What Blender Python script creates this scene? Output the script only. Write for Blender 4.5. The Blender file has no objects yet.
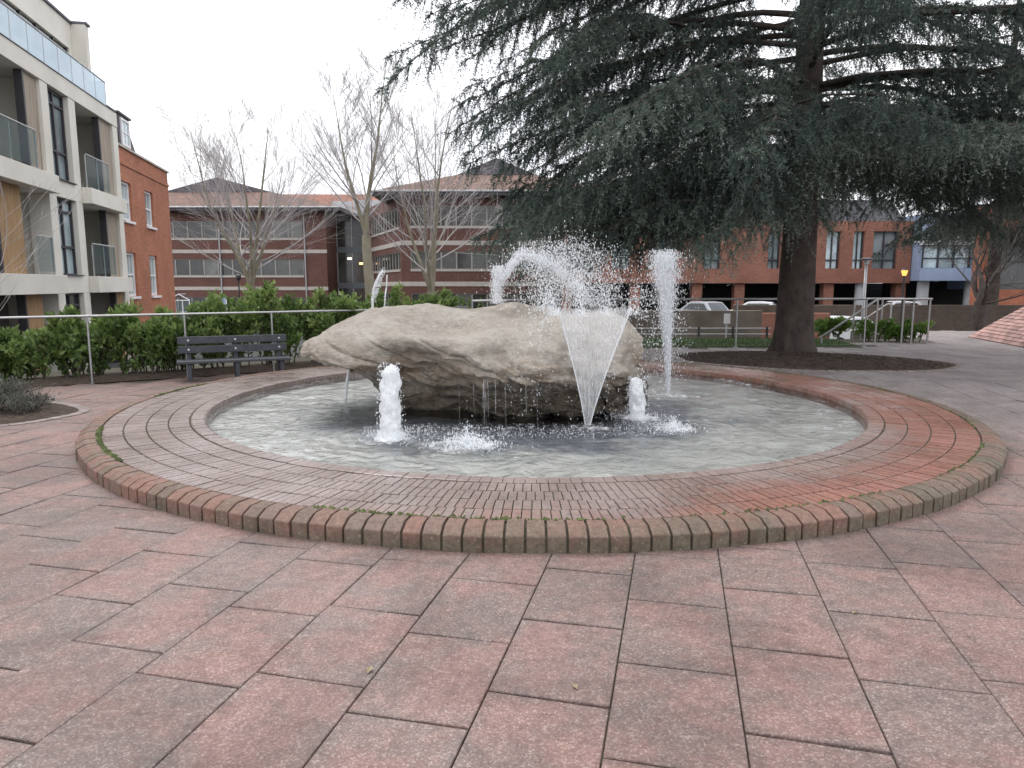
import bpy, math, random
import numpy as np
from mathutils import Vector, Matrix, noise
R = math.radians
rng = random.Random(7)
NR = np.random.default_rng(11)
S = bpy.context.scene
C = S.collection

# ------------------------------------------------------------------ camera, sky, sun, exposure
cd = bpy.data.cameras.new('camera'); cam = bpy.data.objects.new('camera', cd); C.objects.link(cam)
cam.location = (0, 0, 1.6); cam.rotation_euler = (R(90 - 7.99), 0, 0)
cd.sensor_width = 36; cd.lens = 36 * 705 / 1024; cd.clip_start = .05; cd.clip_end = 2000
S.camera = cam
SUN_EL, SUN_AZ = R(58), R(-35)
w = bpy.data.worlds.new("World"); S.world = w; w.use_nodes = True
nt = w.node_tree; nt.nodes.clear()
out = nt.nodes.new('ShaderNodeOutputWorld'); bg = nt.nodes.new('ShaderNodeBackground')
sky = nt.nodes.new('ShaderNodeTexSky'); sky.sky_type = 'NISHITA'; sky.sun_disc = False
sky.sun_elevation = SUN_EL; sky.sun_rotation = SUN_AZ; sky.dust_density = 4; sky.air_density = 1.2
tc = nt.nodes.new('ShaderNodeTexCoord'); cl = nt.nodes.new('ShaderNodeTexNoise')
cl.inputs['Scale'].default_value = 2.2; cl.inputs['Detail'].default_value = 5
nt.links.new(tc.outputs['Generated'], cl.inputs['Vector'])
cr = nt.nodes.new('ShaderNodeValToRGB')
cr.color_ramp.elements[0].position = .3; cr.color_ramp.elements[0].color = (9.2, 9.4, 10.2, 1)
cr.color_ramp.elements[1].position = .7; cr.color_ramp.elements[1].color = (11.2, 11.2, 11.4, 1)
nt.links.new(cl.outputs['Fac'], cr.inputs['Fac'])
mx = nt.nodes.new('ShaderNodeMix'); mx.data_type = 'RGBA'; mx.inputs[0].default_value = .93
nt.links.new(sky.outputs[0], mx.inputs[6]); nt.links.new(cr.outputs[0], mx.inputs[7])
nt.links.new(mx.outputs[2], bg.inputs['Color']); bg.inputs['Strength'].default_value = .1
nt.links.new(bg.outputs[0], out.inputs[0])
sd = bpy.data.lights.new('sun', 'SUN'); sd.energy = .7; sd.angle = R(25); sd.color = (1, .97, .93)
sun = bpy.data.objects.new('sun', sd); C.objects.link(sun)
sun.rotation_euler = (R(90) - SUN_EL, 0, -SUN_AZ + math.pi)
sun.location = (0, 0, 40)
S.view_settings.view_transform = 'Standard'; S.view_settings.look = 'None'
S.view_settings.gamma = 1; S.view_settings.use_curve_mapping = False
S.view_settings.exposure = 0.74
S.render.engine = 'CYCLES'
S.cycles.transparent_max_bounces = 24; S.cycles.max_bounces = 8

# ------------------------------------------------------------------ helpers
class MB:
    """collects geometry for ONE mesh object"""
    def __init__(s, M=None):
        s.v = []; s.f = []; s.r = []; s.M = M
    def add(s, vs, fs, rnd=None):
        n = len(s.v)
        if s.M is not None: vs = [s.M @ Vector(v) for v in vs]
        s.v.extend(tuple(v) for v in vs)
        r = rng.random() if rnd is None else rnd
        for f in fs: s.f.append(tuple(i + n for i in f)); s.r.append(r)
    def box(s, x0, x1, y0, y1, z0, z1, rnd=None):
        s.add([(x0,y0,z0),(x1,y0,z0),(x1,y1,z0),(x0,y1,z0),(x0,y0,z1),(x1,y0,z1),(x1,y1,z1),(x0,y1,z1)],
              [(3,2,1,0),(4,5,6,7),(0,1,5,4),(1,2,6,5),(2,3,7,6),(3,0,4,7)], rnd)
        return s
    def prism(s, poly, z0, z1):
        n = len(poly)
        s.add([(x,y,z0) for x,y in poly] + [(x,y,z1) for x,y in poly],
              [tuple(range(n-1,-1,-1)), tuple(range(n,2*n))] + [(i,(i+1)%n,(i+1)%n+n,i+n) for i in range(n)])
        return s
    def tube(s, pts, rad, n=8, cap=True, rnd=None):
        pts = [Vector(p) for p in pts]
        if not hasattr(rad, '__len__'): rad = [rad]*len(pts)
        vs = []; fs = []; prev = None
        for i, p in enumerate(pts):
            t = (pts[min(i+1,len(pts)-1)] - pts[max(i-1,0)])
            t = t.normalized() if t.length > 1e-9 else Vector((0,0,1))
            if prev is None:
                a = Vector((1,0,0)) if abs(t.x) < .9 else Vector((0,1,0))
                u = t.cross(a).normalized()
            else:
                u = (prev - t*prev.dot(t))
                u = u.normalized() if u.length > 1e-6 else t.orthogonal().normalized()
            prev = u; b = t.cross(u)
            for k in range(n):
                q = 2*math.pi*k/n
                vs.append(p + (u*math.cos(q) + b*math.sin(q))*rad[i])
        for i in range(len(pts)-1):
            for k in range(n):
                k2 = (k+1) % n
                fs.append((i*n+k, i*n+k2, (i+1)*n+k2, (i+1)*n+k))
        if cap:
            fs.append(tuple(range(n-1,-1,-1))); m = (len(pts)-1)*n; fs.append(tuple(range(m,m+n)))
        s.add(vs, fs, rnd); return s
    def lathe(s, prof, c=(0,0), n=24):
        vs = []; fs = []
        for r_, z in prof:
            for k in range(n):
                q = 2*math.pi*k/n; vs.append((c[0]+r_*math.cos(q), c[1]+r_*math.sin(q), z))
        for i in range(len(prof)-1):
            for k in range(n):
                k2 = (k+1)%n; fs.append((i*n+k, i*n+k2, (i+1)*n+k2, (i+1)*n+k))
        s.add(vs, fs); return s
    def build(s, name, mat, parent=None, smooth=False, bevel=0):
        return mesh_obj(name, s.v, s.f, mat, parent, smooth, s.r, bevel)

def mesh_obj(name, v, f, mat, parent=None, smooth=False, rnd=None, bevel=0):
    me = bpy.data.meshes.new(name)
    me.from_pydata([tuple(a) for a in v], [], f); me.update()
    if rnd is not None and len(rnd) == len(me.polygons):
        at = me.attributes.new('rnd', 'FLOAT', 'FACE'); at.data.foreach_set('value', np.array(rnd, dtype=np.float32))
    if smooth: me.polygons.foreach_set('use_smooth', [True]*len(me.polygons))
    me.materials.append(mat)
    o = bpy.data.objects.new(name, me); C.objects.link(o)
    if parent: o.parent = parent
    if bevel:
        m = o.modifiers.new('bevel', 'BEVEL'); m.width = bevel; m.segments = 2; m.limit_method = 'ANGLE'
    return o

def np_tris(name, V, mat, parent=None, rnd=None):
    """V: (n,3,3) triangles, every one with its own vertices"""
    n = len(V); me = bpy.data.meshes.new(name)
    me.vertices.add(3*n); me.vertices.foreach_set('co', V.reshape(-1).astype(np.float32))
    me.loops.add(3*n); me.loops.foreach_set('vertex_index', np.arange(3*n, dtype=np.int32))
    me.polygons.add(n); me.polygons.foreach_set('loop_start', np.arange(0, 3*n, 3, dtype=np.int32))
    me.update(calc_edges=True)
    if rnd is not None:
        at = me.attributes.new('rnd', 'FLOAT', 'FACE'); at.data.foreach_set('value', rnd.astype(np.float32))
    me.materials.append(mat)
    o = bpy.data.objects.new(name, me); C.objects.link(o)
    if parent: o.parent = parent
    return o

def tag(o, label, cat, group=None):
    o['label'] = label; o['category'] = cat
    if group: o['group'] = group
    return o
def thing(name, label, cat, loc=(0,0,0), rz=0, group=None):
    o = bpy.data.objects.new(name, None); C.objects.link(o); o.location = loc; o.rotation_euler = (0,0,rz)
    o.empty_display_size = .2
    return tag(o, label, cat, group)
def struct(o): o['kind'] = 'structure'; return o
def dup(t, loc, rz, label):
    r = t.copy(); C.objects.link(r); r.location = loc; r.rotation_euler = (0,0,rz); r['label'] = label
    for ch in list(t.children):
        c = ch.copy(); C.objects.link(c); c.parent = r
        for g in list(ch.children):
            d = g.copy(); C.objects.link(d); d.parent = c
    return r

# ------------------------------------------------------------------ materials
class NT:
    def __init__(s, name):
        s.m = bpy.data.materials.new(name); s.m.use_nodes = True; s.t = s.m.node_tree
        s.b = s.t.nodes['Principled BSDF']; s.out = s.t.nodes['Material Output']
        s.tc = s.t.nodes.new('ShaderNodeTexCoord')
    def n(s, typ, **kw):
        x = s.t.nodes.new(typ)
        for k, v in kw.items(): setattr(x, k, v)
        return x
    def l(s, a, b): s.t.links.new(a, b)
    def set(s, sock, v):
        if hasattr(v, 'links') or hasattr(v, 'is_linked'): s.l(v, sock)
        elif isinstance(v, tuple) and len(v) == 3 and sock.type == 'RGBA': sock.default_value = (*v, 1)
        else: sock.default_value = v
    def noise(s, scale, detail=4, rough=.55, vec=None, out='Fac', dist=0):
        x = s.n('ShaderNodeTexNoise'); x.inputs['Scale'].default_value = scale
        x.inputs['Detail'].default_value = detail; x.inputs['Roughness'].default_value = rough
        x.inputs['Distortion'].default_value = dist
        s.l(vec if vec is not None else s.tc.outputs['Object'], x.inputs['Vector']); return x.outputs[out]
    def vor(s, scale, out='Distance', vec=None, feat='F1'):
        x = s.n('ShaderNodeTexVoronoi', feature=feat); x.inputs['Scale'].default_value = scale
        s.l(vec if vec is not None else s.tc.outputs['Object'], x.inputs['Vector']); return x.outputs[out]
    def ramp(s, fac, *stops):
        x = s.n('ShaderNodeValToRGB'); e = x.color_ramp.elements
        while len(e) < len(stops): e.new(.5)
        for el, (p, c) in zip(e, stops):
            el.position = p; el.color = (c, c, c, 1) if isinstance(c, (int, float)) else (*c, 1)
        s.l(fac, x.inputs['Fac']); return x.outputs['Color']
    def mix(s, f, a, b, blend='MIX'):
        x = s.n('ShaderNodeMix', data_type='RGBA', blend_type=blend)
        s.set(x.inputs[0], f); s.set(x.inputs[6], a); s.set(x.inputs[7], b); return x.outputs[2]
    def math(s, op, a, b=0, c=0, clamp=False):
        x = s.n('ShaderNodeMath', operation=op, use_clamp=clamp)
        s.set(x.inputs[0], a); s.set(x.inputs[1], b)
        if len(x.inputs) > 2: s.set(x.inputs[2], c)
        return x.outputs[0]
    def attr(s, name='rnd', out='Fac'):
        return s.n('ShaderNodeAttribute', attribute_name=name).outputs[out]
    def xyz(s, vec=None):
        x = s.n('ShaderNodeSeparateXYZ'); s.l(vec if vec is not None else s.tc.outputs['Object'], x.inputs[0]); return x.outputs
    def mapv(s, scale=(1,1,1), rot=(0,0,0), vec=None):
        x = s.n('ShaderNodeMapping'); x.inputs['Scale'].default_value = scale; x.inputs['Rotation'].default_value = rot
        s.l(vec if vec is not None else s.tc.outputs['Object'], x.inputs['Vector']); return x.outputs[0]
    def bump(s, h, strength=.3, dist=.01, normal=None):
        x = s.n('ShaderNodeBump'); x.inputs['Strength'].default_value = strength; x.inputs['Distance'].default_value = dist
        s.l(h, x.inputs['Height'])
        if normal is not None: s.l(normal, x.inputs['Normal'])
        return x.outputs[0]
    def fin(s, color=None, rough=None, normal=None, **kw):
        if color is not None: s.set(s.b.inputs['Base Color'], color)
        if rough is not None: s.set(s.b.inputs['Roughness'], rough)
        if normal is not None: s.l(normal, s.b.inputs['Normal'])
        for k, v in kw.items(): s.set(s.b.inputs[k.replace('_', ' ')], v)
        return s.m

def simple(name, col, rough=.6, scale=6, var=.25, bump=.1, metallic=0, rnd=0, bd=.01):
    t = NT(name)
    f = t.noise(scale, 5)
    dark = tuple(c*(1-var) for c in col); lite = tuple(min(1, c*(1+var)) for c in col)
    c = t.ramp(f, (.3, dark), (.7, lite))
    if rnd:
        k = t.math('MULTIPLY_ADD', t.attr(), 2*rnd, 1-rnd)
        x = t.n('ShaderNodeVectorMath', operation='SCALE'); t.l(c, x.inputs[0]); t.l(k, x.inputs['Scale']); c = x.outputs[0]
    rr = t.math('MULTIPLY_ADD', t.noise(scale*2.3, 3), .25, rough-.12, clamp=True)
    return t.fin(c, rr, t.bump(t.noise(scale*5, 4), bump, bd) if bump else None, Metallic=metallic)

def brick_mat(name, c1, c2, mortar, axis='x', bw=.225, bh=.075, var=.5):
    """running-bond brickwork: horizontal object coordinate (x+y works for walls facing either way)"""
    t = NT(name); x, y, z = t.xyz()
    h = t.math('ADD', x, y)
    cb = t.n('ShaderNodeCombineXYZ'); t.l(h, cb.inputs[0]); t.l(z, cb.inputs[1])
    b = t.n('ShaderNodeTexBrick'); t.l(cb.outputs[0], b.inputs['Vector'])
    b.inputs['Scale'].default_value = 1; b.inputs['Brick Width'].default_value = bw; b.inputs['Row Height'].default_value = bh
    b.inputs['Mortar Size'].default_value = .006; b.inputs['Mortar Smooth'].default_value = .3
    b.inputs['Color1'].default_value = (*c1, 1); b.inputs['Color2'].default_value = (*c2, 1); b.inputs['Mortar'].default_value = (*mortar, 1)
    b.inputs['Bias'].default_value = 0
    wth = t.ramp(t.noise(.6, 5), (.3, .78), (.7, 1.1))
    c = t.mix(1, b.outputs['Color'], wth, 'MULTIPLY')
    g = t.ramp(t.noise(9, 3), (.3, .85), (.7, 1.12))
    c = t.mix(1, c, g, 'MULTIPLY')
    return t.fin(c, .85, t.bump(b.outputs['Fac'], -.3, .01))

M = {}
def pave_mat():
    t = NT('concrete_slab'); p = t.tc.outputs['Object']
    uv = t.n('ShaderNodeUVMap', uv_map='UVMap').outputs[0]
    u, v, _ = t.xyz(uv)
    eu = t.math('MINIMUM', u, t.math('SUBTRACT', 1, u)); ev = t.math('MINIMUM', v, t.math('SUBTRACT', 1, v))
    e = t.math('MINIMUM', eu, t.math('MULTIPLY', ev, 1.3))
    rn = t.attr()
    blotch = t.noise(2.6, 6, .68)
    # worn red face in the middle of each slab, grey grime spreading from the joints
    k = t.math('ADD', t.math('MULTIPLY', t.math('MINIMUM', e, .13), 1.0), t.math('MULTIPLY_ADD', blotch, 1.7, -.52))
    k = t.math('ADD', k, t.math('MULTIPLY_ADD', rn, .22, -.10))
    x, y, z = t.xyz()
    back = t.ramp(t.math('MULTIPLY_ADD', x, .09, t.math('MULTIPLY', y, .035)), (.62, 0.), (1.05, .55))  # mask towards the cedar: greyer stone, and painted sky glare
    k = t.math('SUBTRACT', k, back)
    c = t.ramp(k, (.02, (.160, .130, .120)), (.32, (.205, .147, .132)), (.62, (.285, .160, .138)), (.95, (.345, .205, .178)))
    c = t.mix(t.math('MULTIPLY', back, 1.5, clamp=True), c, t.ramp(blotch, (.3, (.33, .295, .295)), (.7, (.50, .46, .46))))  # sky glare on these slabs painted as a paler grey
    agg = t.vor(140, 'Color'); ax = t.n('ShaderNodeSeparateColor'); t.l(agg, ax.inputs[0])
    c = t.mix(.40, c, t.ramp(ax.outputs[0], (.0, (.055, .043, .040)), (.45, (.17, .118, .106)), (.80, (.26, .195, .172)), (1, (.50, .43, .39))), 'MIX')
    fine = t.ramp(t.noise(14, 6, .7), (.25, .66), (.72, 1.2))
    c = t.mix(1, c, fine, 'MULTIPLY')
    stain = t.ramp(t.noise(.9, 7, .65, dist=.6), (.40, .70), (.56, 1.05))
    c = t.mix(.85, c, stain, 'MULTIPLY')
    scuff = t.ramp(t.noise(3.2, 5, .6, t.mapv((1, 5, 1), (0, 0, R(35)))), (.62, 0.), (.75, .35))
    c = t.mix(scuff, c, (.42, .33, .30))
    rough = t.ramp(t.noise(1.3, 5), (.35, .5), (.65, .78))
    h = t.math('ADD', t.vor(95), t.math('MULTIPLY', t.noise(30, 5), 1.2))
    return t.fin(c, rough, t.bump(h, .45, .004))
M['slab'] = pave_mat()
def joint_mat():
    t = NT('mossy_joint_sand')
    c = t.ramp(t.noise(5, 6, .7), (.35, (.055, .048, .040)), (.55, (.085, .078, .052)), (.70, (.10, .115, .05)))
    return t.fin(c, .95, t.bump(t.noise(60, 4), .5, .01))
M['joint'] = joint_mat()
def fbrick_mat():
    t = NT('fountain_brick'); rn = t.attr(); x, y, z = t.xyz()
    c = t.ramp(rn, (0, (.235, .115, .09)), (.35, (.275, .128, .098)), (.7, (.30, .138, .105)), (1, (.27, .15, .125)))
    # lime and algae film: the left and back of the ring is bleached grey, the front right stays red
    k = t.math('ADD', t.math('MULTIPLY', x, -.125), t.math('MULTIPLY_ADD', y, -.03, .50))
    k = t.math('ADD', k, t.math('MULTIPLY_ADD', t.noise(.8, 6, .65), 1.3, -.75))
    rad_ = t.math('SQRT', t.math('ADD', t.math('MULTIPLY', x, x), t.math('MULTIPLY', y, y)))
    k = t.math('ADD', k, t.math('MULTIPLY_ADD', rad_, -.55, 2.55))
    k = t.math('ADD', k, t.math('MULTIPLY_ADD', rn, .2, -.1), clamp=True)
    film = t.ramp(t.noise(1.7, 5), (.35, (.195, .160, .148)), (.65, (.29, .245, .23)))
    c = t.mix(t.ramp(k, (.15, 0.), (.60, .82)), c, film)
    moss = t.ramp(t.noise(1.1, 6, .7), (.42, 0.), (.58, .85))
    moss = t.math('MULTIPLY', moss, t.ramp(t.math('MULTIPLY_ADD', y, .1, t.math('MULTIPLY', x, .05)), (.15, .2), (.50, 1.)))
    c = t.mix(moss, c, (.13, .105, .055))
    c = t.mix(1, c, t.ramp(t.noise(25, 5, .7), (.25, .6), (.75, 1.25)), 'MULTIPLY')
    wet = t.ramp(t.noise(1.4, 4), (.4, .25), (.62, .62))
    return t.fin(c, wet, t.bump(t.noise(60, 5), .3, .004))
M['fbrick'] = fbrick_mat()
def kerb_mat():
    t = NT('kerb_brick'); rn = t.attr(); x, y, z = t.xyz()
    c = t.ramp(rn, (0, (.14, .10, .072)), (.3, (.185, .118, .088)), (.6, (.225, .118, .088)), (1, (.165, .125, .098)))
    g = t.math('ADD', t.noise(2.0, 6, .7), t.math('MULTIPLY_ADD', z, -1.9, .10))
    g = t.math('ADD', g, t.math('MULTIPLY', x, .035))
    c = t.mix(t.ramp(g, (.34, 0.), (.58, .85)), c, t.ramp(t.noise(8, 4), (.35, (.065, .058, .036)), (.65, (.14, .122, .085))))
    c = t.mix(1, c, t.ramp(t.noise(28, 6, .75), (.25, .5), (.75, 1.35)), 'MULTIPLY')
    c = t.mix(t.ramp(t.noise(55, 4, .6), (.60, 0.), (.70, .5)), c, (.42, .36, .28))
    return t.fin(c, .7, t.bump(t.noise(40, 6, .7), .6, .008))
M['kerb'] = kerb_mat()
M['coping'] = simple('grey_coping_stone', (.25, .205, .19), .6, 9, .35, .3, rnd=.15)
def rock_mat():
    t = NT('sandstone_boulder'); x, y, z = t.xyz()
    strat = t.mapv((1.2, 1.2, 7), (0, R(14), 0))
    n1 = t.noise(1.1, 7, .62); n2 = t.noise(2.2, 7, .65, strat); n3 = t.noise(16, 6, .7)
    c = t.ramp(n1, (.3, (.42, .37, .315)), (.5, (.53, .48, .415)), (.72, (.64, .595, .535)))
    c = t.mix(t.ramp(n2, (.50, 0.), (.68, .5)), c, (.33, .26, .20))
    # ochre iron staining near the lower ledge
    oz = t.math('ADD', z, t.math('MULTIPLY_ADD', t.noise(1.6, 6), .9, -.45))
    ba = t.math('MULTIPLY', t.ramp(oz, (.25, 0.), (.5, 1.)), t.ramp(oz, (.62, 1.), (.92, 0.)))
    c = t.mix(t.math('MULTIPLY', ba, t.ramp(t.noise(2.7, 6, .7), (.46, 0.), (.64, .8))), c, (.34, .22, .125))
    # wet, algae-darkened stone below the splash line
    wz = t.math('ADD', z, t.math('MULTIPLY_ADD', t.noise(2.1, 7, .7), .8, -.40))
    wz = t.math('ADD', wz, t.math('MULTIPLY', x, -.03))
    wet = t.ramp(wz, (.34, .97), (.60, 0.))
    c = t.mix(wet, c, t.ramp(t.noise(5, 5), (.35, (.055, .044, .031)), (.65, (.155, .122, .083))))
    ck = t.noise(1.7, 4, .6, t.mapv((.8, .8, 2.4), (0, R(20), 0)), dist=.7)
    ckl = t.ramp(t.math('ABSOLUTE', t.math('SUBTRACT', ck, .5)), (.0, .75), (.022, 0.))
    ckm = t.math('MULTIPLY', ckl, t.ramp(t.math('ADD', z, t.math('MULTIPLY', t.noise(1.3, 3), .6)), (.75, 1.), (1.10, .0)))
    c = t.mix(t.math('MULTIPLY', ckm, .55), c, (.17, .13, .095))
    c = t.mix(t.ramp(t.noise(1.9, 6, .7, t.mapv((1, 1, 1.6))), (.46, 0.), (.72, .5)), c, (.36, .295, .235))
    dr = t.ramp(t.noise(3.2, 5, .6, t.mapv((3.2, 3.2, .35))), (.57, 0.), (.7, .5))
    c = t.mix(t.math('MULTIPLY', dr, t.ramp(z, (.15, 1.), (.55, .15))), c, (.16, .13, .10))
    c = t.mix(1, c, t.ramp(n3, (.25, .74), (.75, 1.16)), 'MULTIPLY')
    rough = t.math('MULTIPLY_ADD', wet, -.45, .85)
    h = t.math('ADD', t.math('MULTIPLY', t.noise(5, 10, .7, t.mapv((1.2, 1.2, 2.4), (0, R(14), 0))), .9), t.math('MULTIPLY', t.noise(22, 8, .72), .5))
    rg = t.n('ShaderNodeTexNoise', noise_type='RIDGED_MULTIFRACTAL'); rg.inputs['Scale'].default_value = 1.9; rg.inputs['Detail'].default_value = 11; rg.inputs['Roughness'].default_value = .62
    t.l(t.mapv((1, 1, 2.2), (0, R(17), 0)), rg.inputs['Vector'])
    cre = t.ramp(rg.outputs['Fac'], (.30, 0.), (.85, 1.))
    pit = t.ramp(t.vor(26), (.05, 0.), (.28, 1.))
    pits = t.ramp(t.noise(3, 3), (.5, 1.), (.62, 0.))
    h = t.math('ADD', h, t.math('MULTIPLY', cre, 1.1)); h = t.math('ADD', h, t.math('MULTIPLY', t.math('MAXIMUM', pit, pits), .35))
    c = t.mix(1, c, t.ramp(cre, (0., .84), (.45, 1.06)), 'MULTIPLY')
    h = t.math('SUBTRACT', h, t.math('MULTIPLY', ckm, .5))
    return t.fin(c, rough, t.bump(h, .9, .075))
M['rock'] = rock_mat()
def basin_mat():
    t = NT('basin_floor'); x, y, z = t.xyz()
    c = t.ramp(t.noise(1.2, 7, .65, dist=.5), (.3, (.42, .425, .40)), (.5, (.58, .575, .54)), (.72, (.72, .71, .68)))
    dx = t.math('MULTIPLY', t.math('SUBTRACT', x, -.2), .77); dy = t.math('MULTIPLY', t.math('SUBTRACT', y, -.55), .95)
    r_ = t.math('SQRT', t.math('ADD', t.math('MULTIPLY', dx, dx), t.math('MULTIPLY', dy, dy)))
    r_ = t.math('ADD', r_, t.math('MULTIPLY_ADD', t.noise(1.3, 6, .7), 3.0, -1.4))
    c = t.mix(t.ramp(t.math('MULTIPLY', r_, .25), (.42, .80), (.58, 0.)), c, (.10, .125, .17))  # dark reflections of boulder and tree painted into the floor colour
    return t.fin(c, .6)
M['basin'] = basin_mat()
def water_mat():
    t = NT('rippled_water')
    h1 = t.noise(5.5, 4, .55, dist=.8); h2 = t.noise(17, 3, .5, dist=.6); h3 = t.noise(1.8, 2)
    # rings spreading from the bubbling jets
    h = t.math('ADD', t.math('MULTIPLY', h1, .8), t.math('ADD', t.math('MULTIPLY', h2, .32), t.math('MULTIPLY', h3, .5)))
    for (cx, cy) in ((-1.2, 6.9), (-.43, 6.55), (1.72, 7.3), (.8, 7.6)):
        v = t.n('ShaderNodeVectorMath', operation='DISTANCE'); t.l(t.tc.outputs['Object'], v.inputs[0]); v.inputs[1].default_value = (cx, cy, .04)
        d = v.outputs['Value']
        s_ = t.math('SINE', t.math('MULTIPLY_ADD', d, 42, t.math('MULTIPLY', h1, 9)))
        h = t.math('ADD', h, t.math('MULTIPLY', s_, t.math('MULTIPLY', t.math('POWER', 2.718, t.math('MULTIPLY', d, -2.0)), .35)))
    nb = t.bump(h, .8, .05)
    tr = t.n('ShaderNodeBsdfTransparent'); tr.inputs[0].default_value = (.91, .925, .93, 1)
    gl = t.n('ShaderNodeBsdfGlossy'); gl.inputs['Roughness'].default_value = .04; t.l(nb, gl.inputs['Normal'])
    fr = t.n('ShaderNodeFresnel'); fr.inputs['IOR'].default_value = 1.42; t.l(nb, fr.inputs['Normal'])
    ms = t.n('ShaderNodeMixShader'); t.l(fr.outputs[0], ms.inputs[0]); t.l(tr.outputs[0], ms.inputs[1]); t.l(gl.outputs[0], ms.inputs[2])
    t.l(ms.outputs[0], t.out.inputs[0]); return t.m
M['water'] = water_mat()
def foam_mat(name, amin, amax, scale, stretch=(1,1,1), lo=.35, hi=.65):
    t = NT(name)
    a = t.noise(scale, 5, .65, t.mapv(stretch))
    fac = t.ramp(a, (lo, amin), (hi, amax))
    tr = t.n('ShaderNodeBsdfTransparent')
    df = t.n('ShaderNodeBsdfDiffuse'); df.inputs[0].default_value = (.93, .95, .97, 1)
    tl = t.n('ShaderNodeBsdfTranslucent'); tl.inputs[0].default_value = (.93, .95, .97, 1)
    m1 = t.n('ShaderNodeMixShader'); m1.inputs[0].default_value = .45; t.l(df.outputs[0], m1.inputs[1]); t.l(tl.outputs[0], m1.inputs[2])
    gl = t.n('ShaderNodeBsdfGlossy'); gl.inputs['Roughness'].default_value = .25
    m3 = t.n('ShaderNodeMixShader'); m3.inputs[0].default_value = .12; t.l(m1.outputs[0], m3.inputs[1]); t.l(gl.outputs[0], m3.inputs[2])
    m2 = t.n('ShaderNodeMixShader'); t.l(fac, m2.inputs[0]); t.l(tr.outputs[0], m2.inputs[1]); t.l(m3.outputs[0], m2.inputs[2])
    t.l(m2.outputs[0], t.out.inputs[0]); return t.m
M['froth'] = foam_mat('white_froth', .78, 1, 16)
M['film'] = foam_mat('water_film', .10, .44, 9, (7, 7, .12))
M['edge'] = foam_mat('water_edge', .35, .9, 9, (4, 4, .6))
M['spray'] = foam_mat('spray_drops', .35, .85, 3)
M['mist'] = foam_mat('thin_falling_water', .03, .45, 9, (5, 5, .3), .42, .7)
M['foampatch'] = foam_mat('surface_foam', 0, .9, 7, (1,1,1), .46, .66)

M['ground'] = simple('asphalt_ground', (.055, .055, .056), .9, 1.5, .3, .3)
M['soil'] = simple('bark_mulch', (.085, .058, .043), .95, 18, .55, .9, bd=.04)
M['grassb'] = simple('grass_turf', (.06, .10, .03), .9, 3, .4, .5)
M['blade'] = simple('grass_blade', (.075, .135, .035), .7, 2, .3, 0, rnd=.4)
M['steel'] = simple('brushed_steel', (.42, .42, .42), .42, 12, .12, 0, metallic=.85)
M['bench'] = simple('dark_slate_painted_wood', (.045, .050, .060), .55, 14, .3, .15)
M['bolt'] = simple('zinc_bolt', (.6, .6, .58), .4, 10, .1, 0, metallic=.7)
M['render'] = simple('cream_render', (.72, .69, .62), .85, .8, .09, .05)
M['soffit'] = simple('grey_soffit', (.33, .31, .29), .85, 1, .1, 0)
M['recess'] = simple('dark_grey_wall', (.13, .12, .115), .6, 2, .25, 0)  # dark tone of the glazed balcony back wall
def glass_mat(name, col, rough=.06, dark=.5):
    t = NT(name)
    c = t.ramp(t.noise(.7, 3), (.35, tuple(a*.6 for a in col)), (.65, tuple(a*1.3 for a in col)))
    c = t.mix(1, c, t.ramp(t.attr(), (0, .45), (.6, 1.0), (.8, 1.5), (1, 2.6)), 'MULTIPLY')
    return t.fin(c, rough, IOR=1.5, Specular_IOR_Level=.7)
M['glass'] = glass_mat('window_glass', (.055, .06, .06))
M['glassoff'] = glass_mat('office_glass', (.06, .062, .055), .12)
M['glassblue'] = glass_mat('sky_lit_glass', (.34, .42, .45), .05)
def clear_mat(name, tint, fac, col=(.30, .36, .38)):
    t = NT(name)
    tr = t.n('ShaderNodeBsdfTransparent'); tr.inputs[0].default_value = (*tint, 1)
    gl = t.n('ShaderNodeBsdfPrincipled'); gl.inputs['Base Color'].default_value = (*col, 1); gl.inputs['Roughness'].default_value = .08
    ms = t.n('ShaderNodeMixShader'); ms.inputs[0].default_value = fac
    t.l(tr.outputs[0], ms.inputs[1]); t.l(gl.outputs[0], ms.inputs[2]); t.l(ms.outputs[0], t.out.inputs[0]); return t.m
M['balglass'] = clear_mat('balustrade_glass', (.84, .89, .89), .13)
M['terglass'] = clear_mat('sky_pale_terrace_glass', (.80, .91, .97), .62, (.72, .83, .90))  # sky showing in the panes painted as pale blue
M['dkframe'] = simple('dark_aluminium', (.045, .042, .05), .5, 5, .2, 0)
def wood_mat(name, col):
    t = NT(name)
    g = t.noise(3, 6, .6, t.mapv((9, 9, .5)))
    return t.fin(t.ramp(g, (.3, tuple(a*.62 for a in col)), (.7, tuple(min(1, a*1.25) for a in col))), .7, t.bump(g, .2, .01))
M['paleoak'] = wood_mat('weathered_cladding', (.36, .30, .235))
M['oak'] = wood_mat('orange_cedar_cladding', (.38, .235, .115))
M['redbrick'] = brick_mat('red_brick', (.37, .125, .065), (.46, .165, .085), (.40, .27, .20))
M['purpbrick'] = brick_mat('dark_red_brick', (.135, .058, .045), (.175, .080, .060), (.16, .10, .085))
M['orgbrick'] = brick_mat('orange_brick', (.27, .11, .075), (.33, .14, .095), (.33, .2, .15))
M['darkbrick'] = brick_mat('sooty_brick', (.085, .062, .048), (.12, .085, .065), (.10, .085, .07))
M['brightbrick'] = brick_mat('bright_orange_brick', (.40, .13, .07), (.46, .16, .09), (.45, .22, .14))
M['white'] = simple('white_paint', (.80, .80, .80), .5, 4, .05, 0)
M['band'] = simple('pale_stone_band', (.50, .46, .41), .8, 3, .12, .05)
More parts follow.
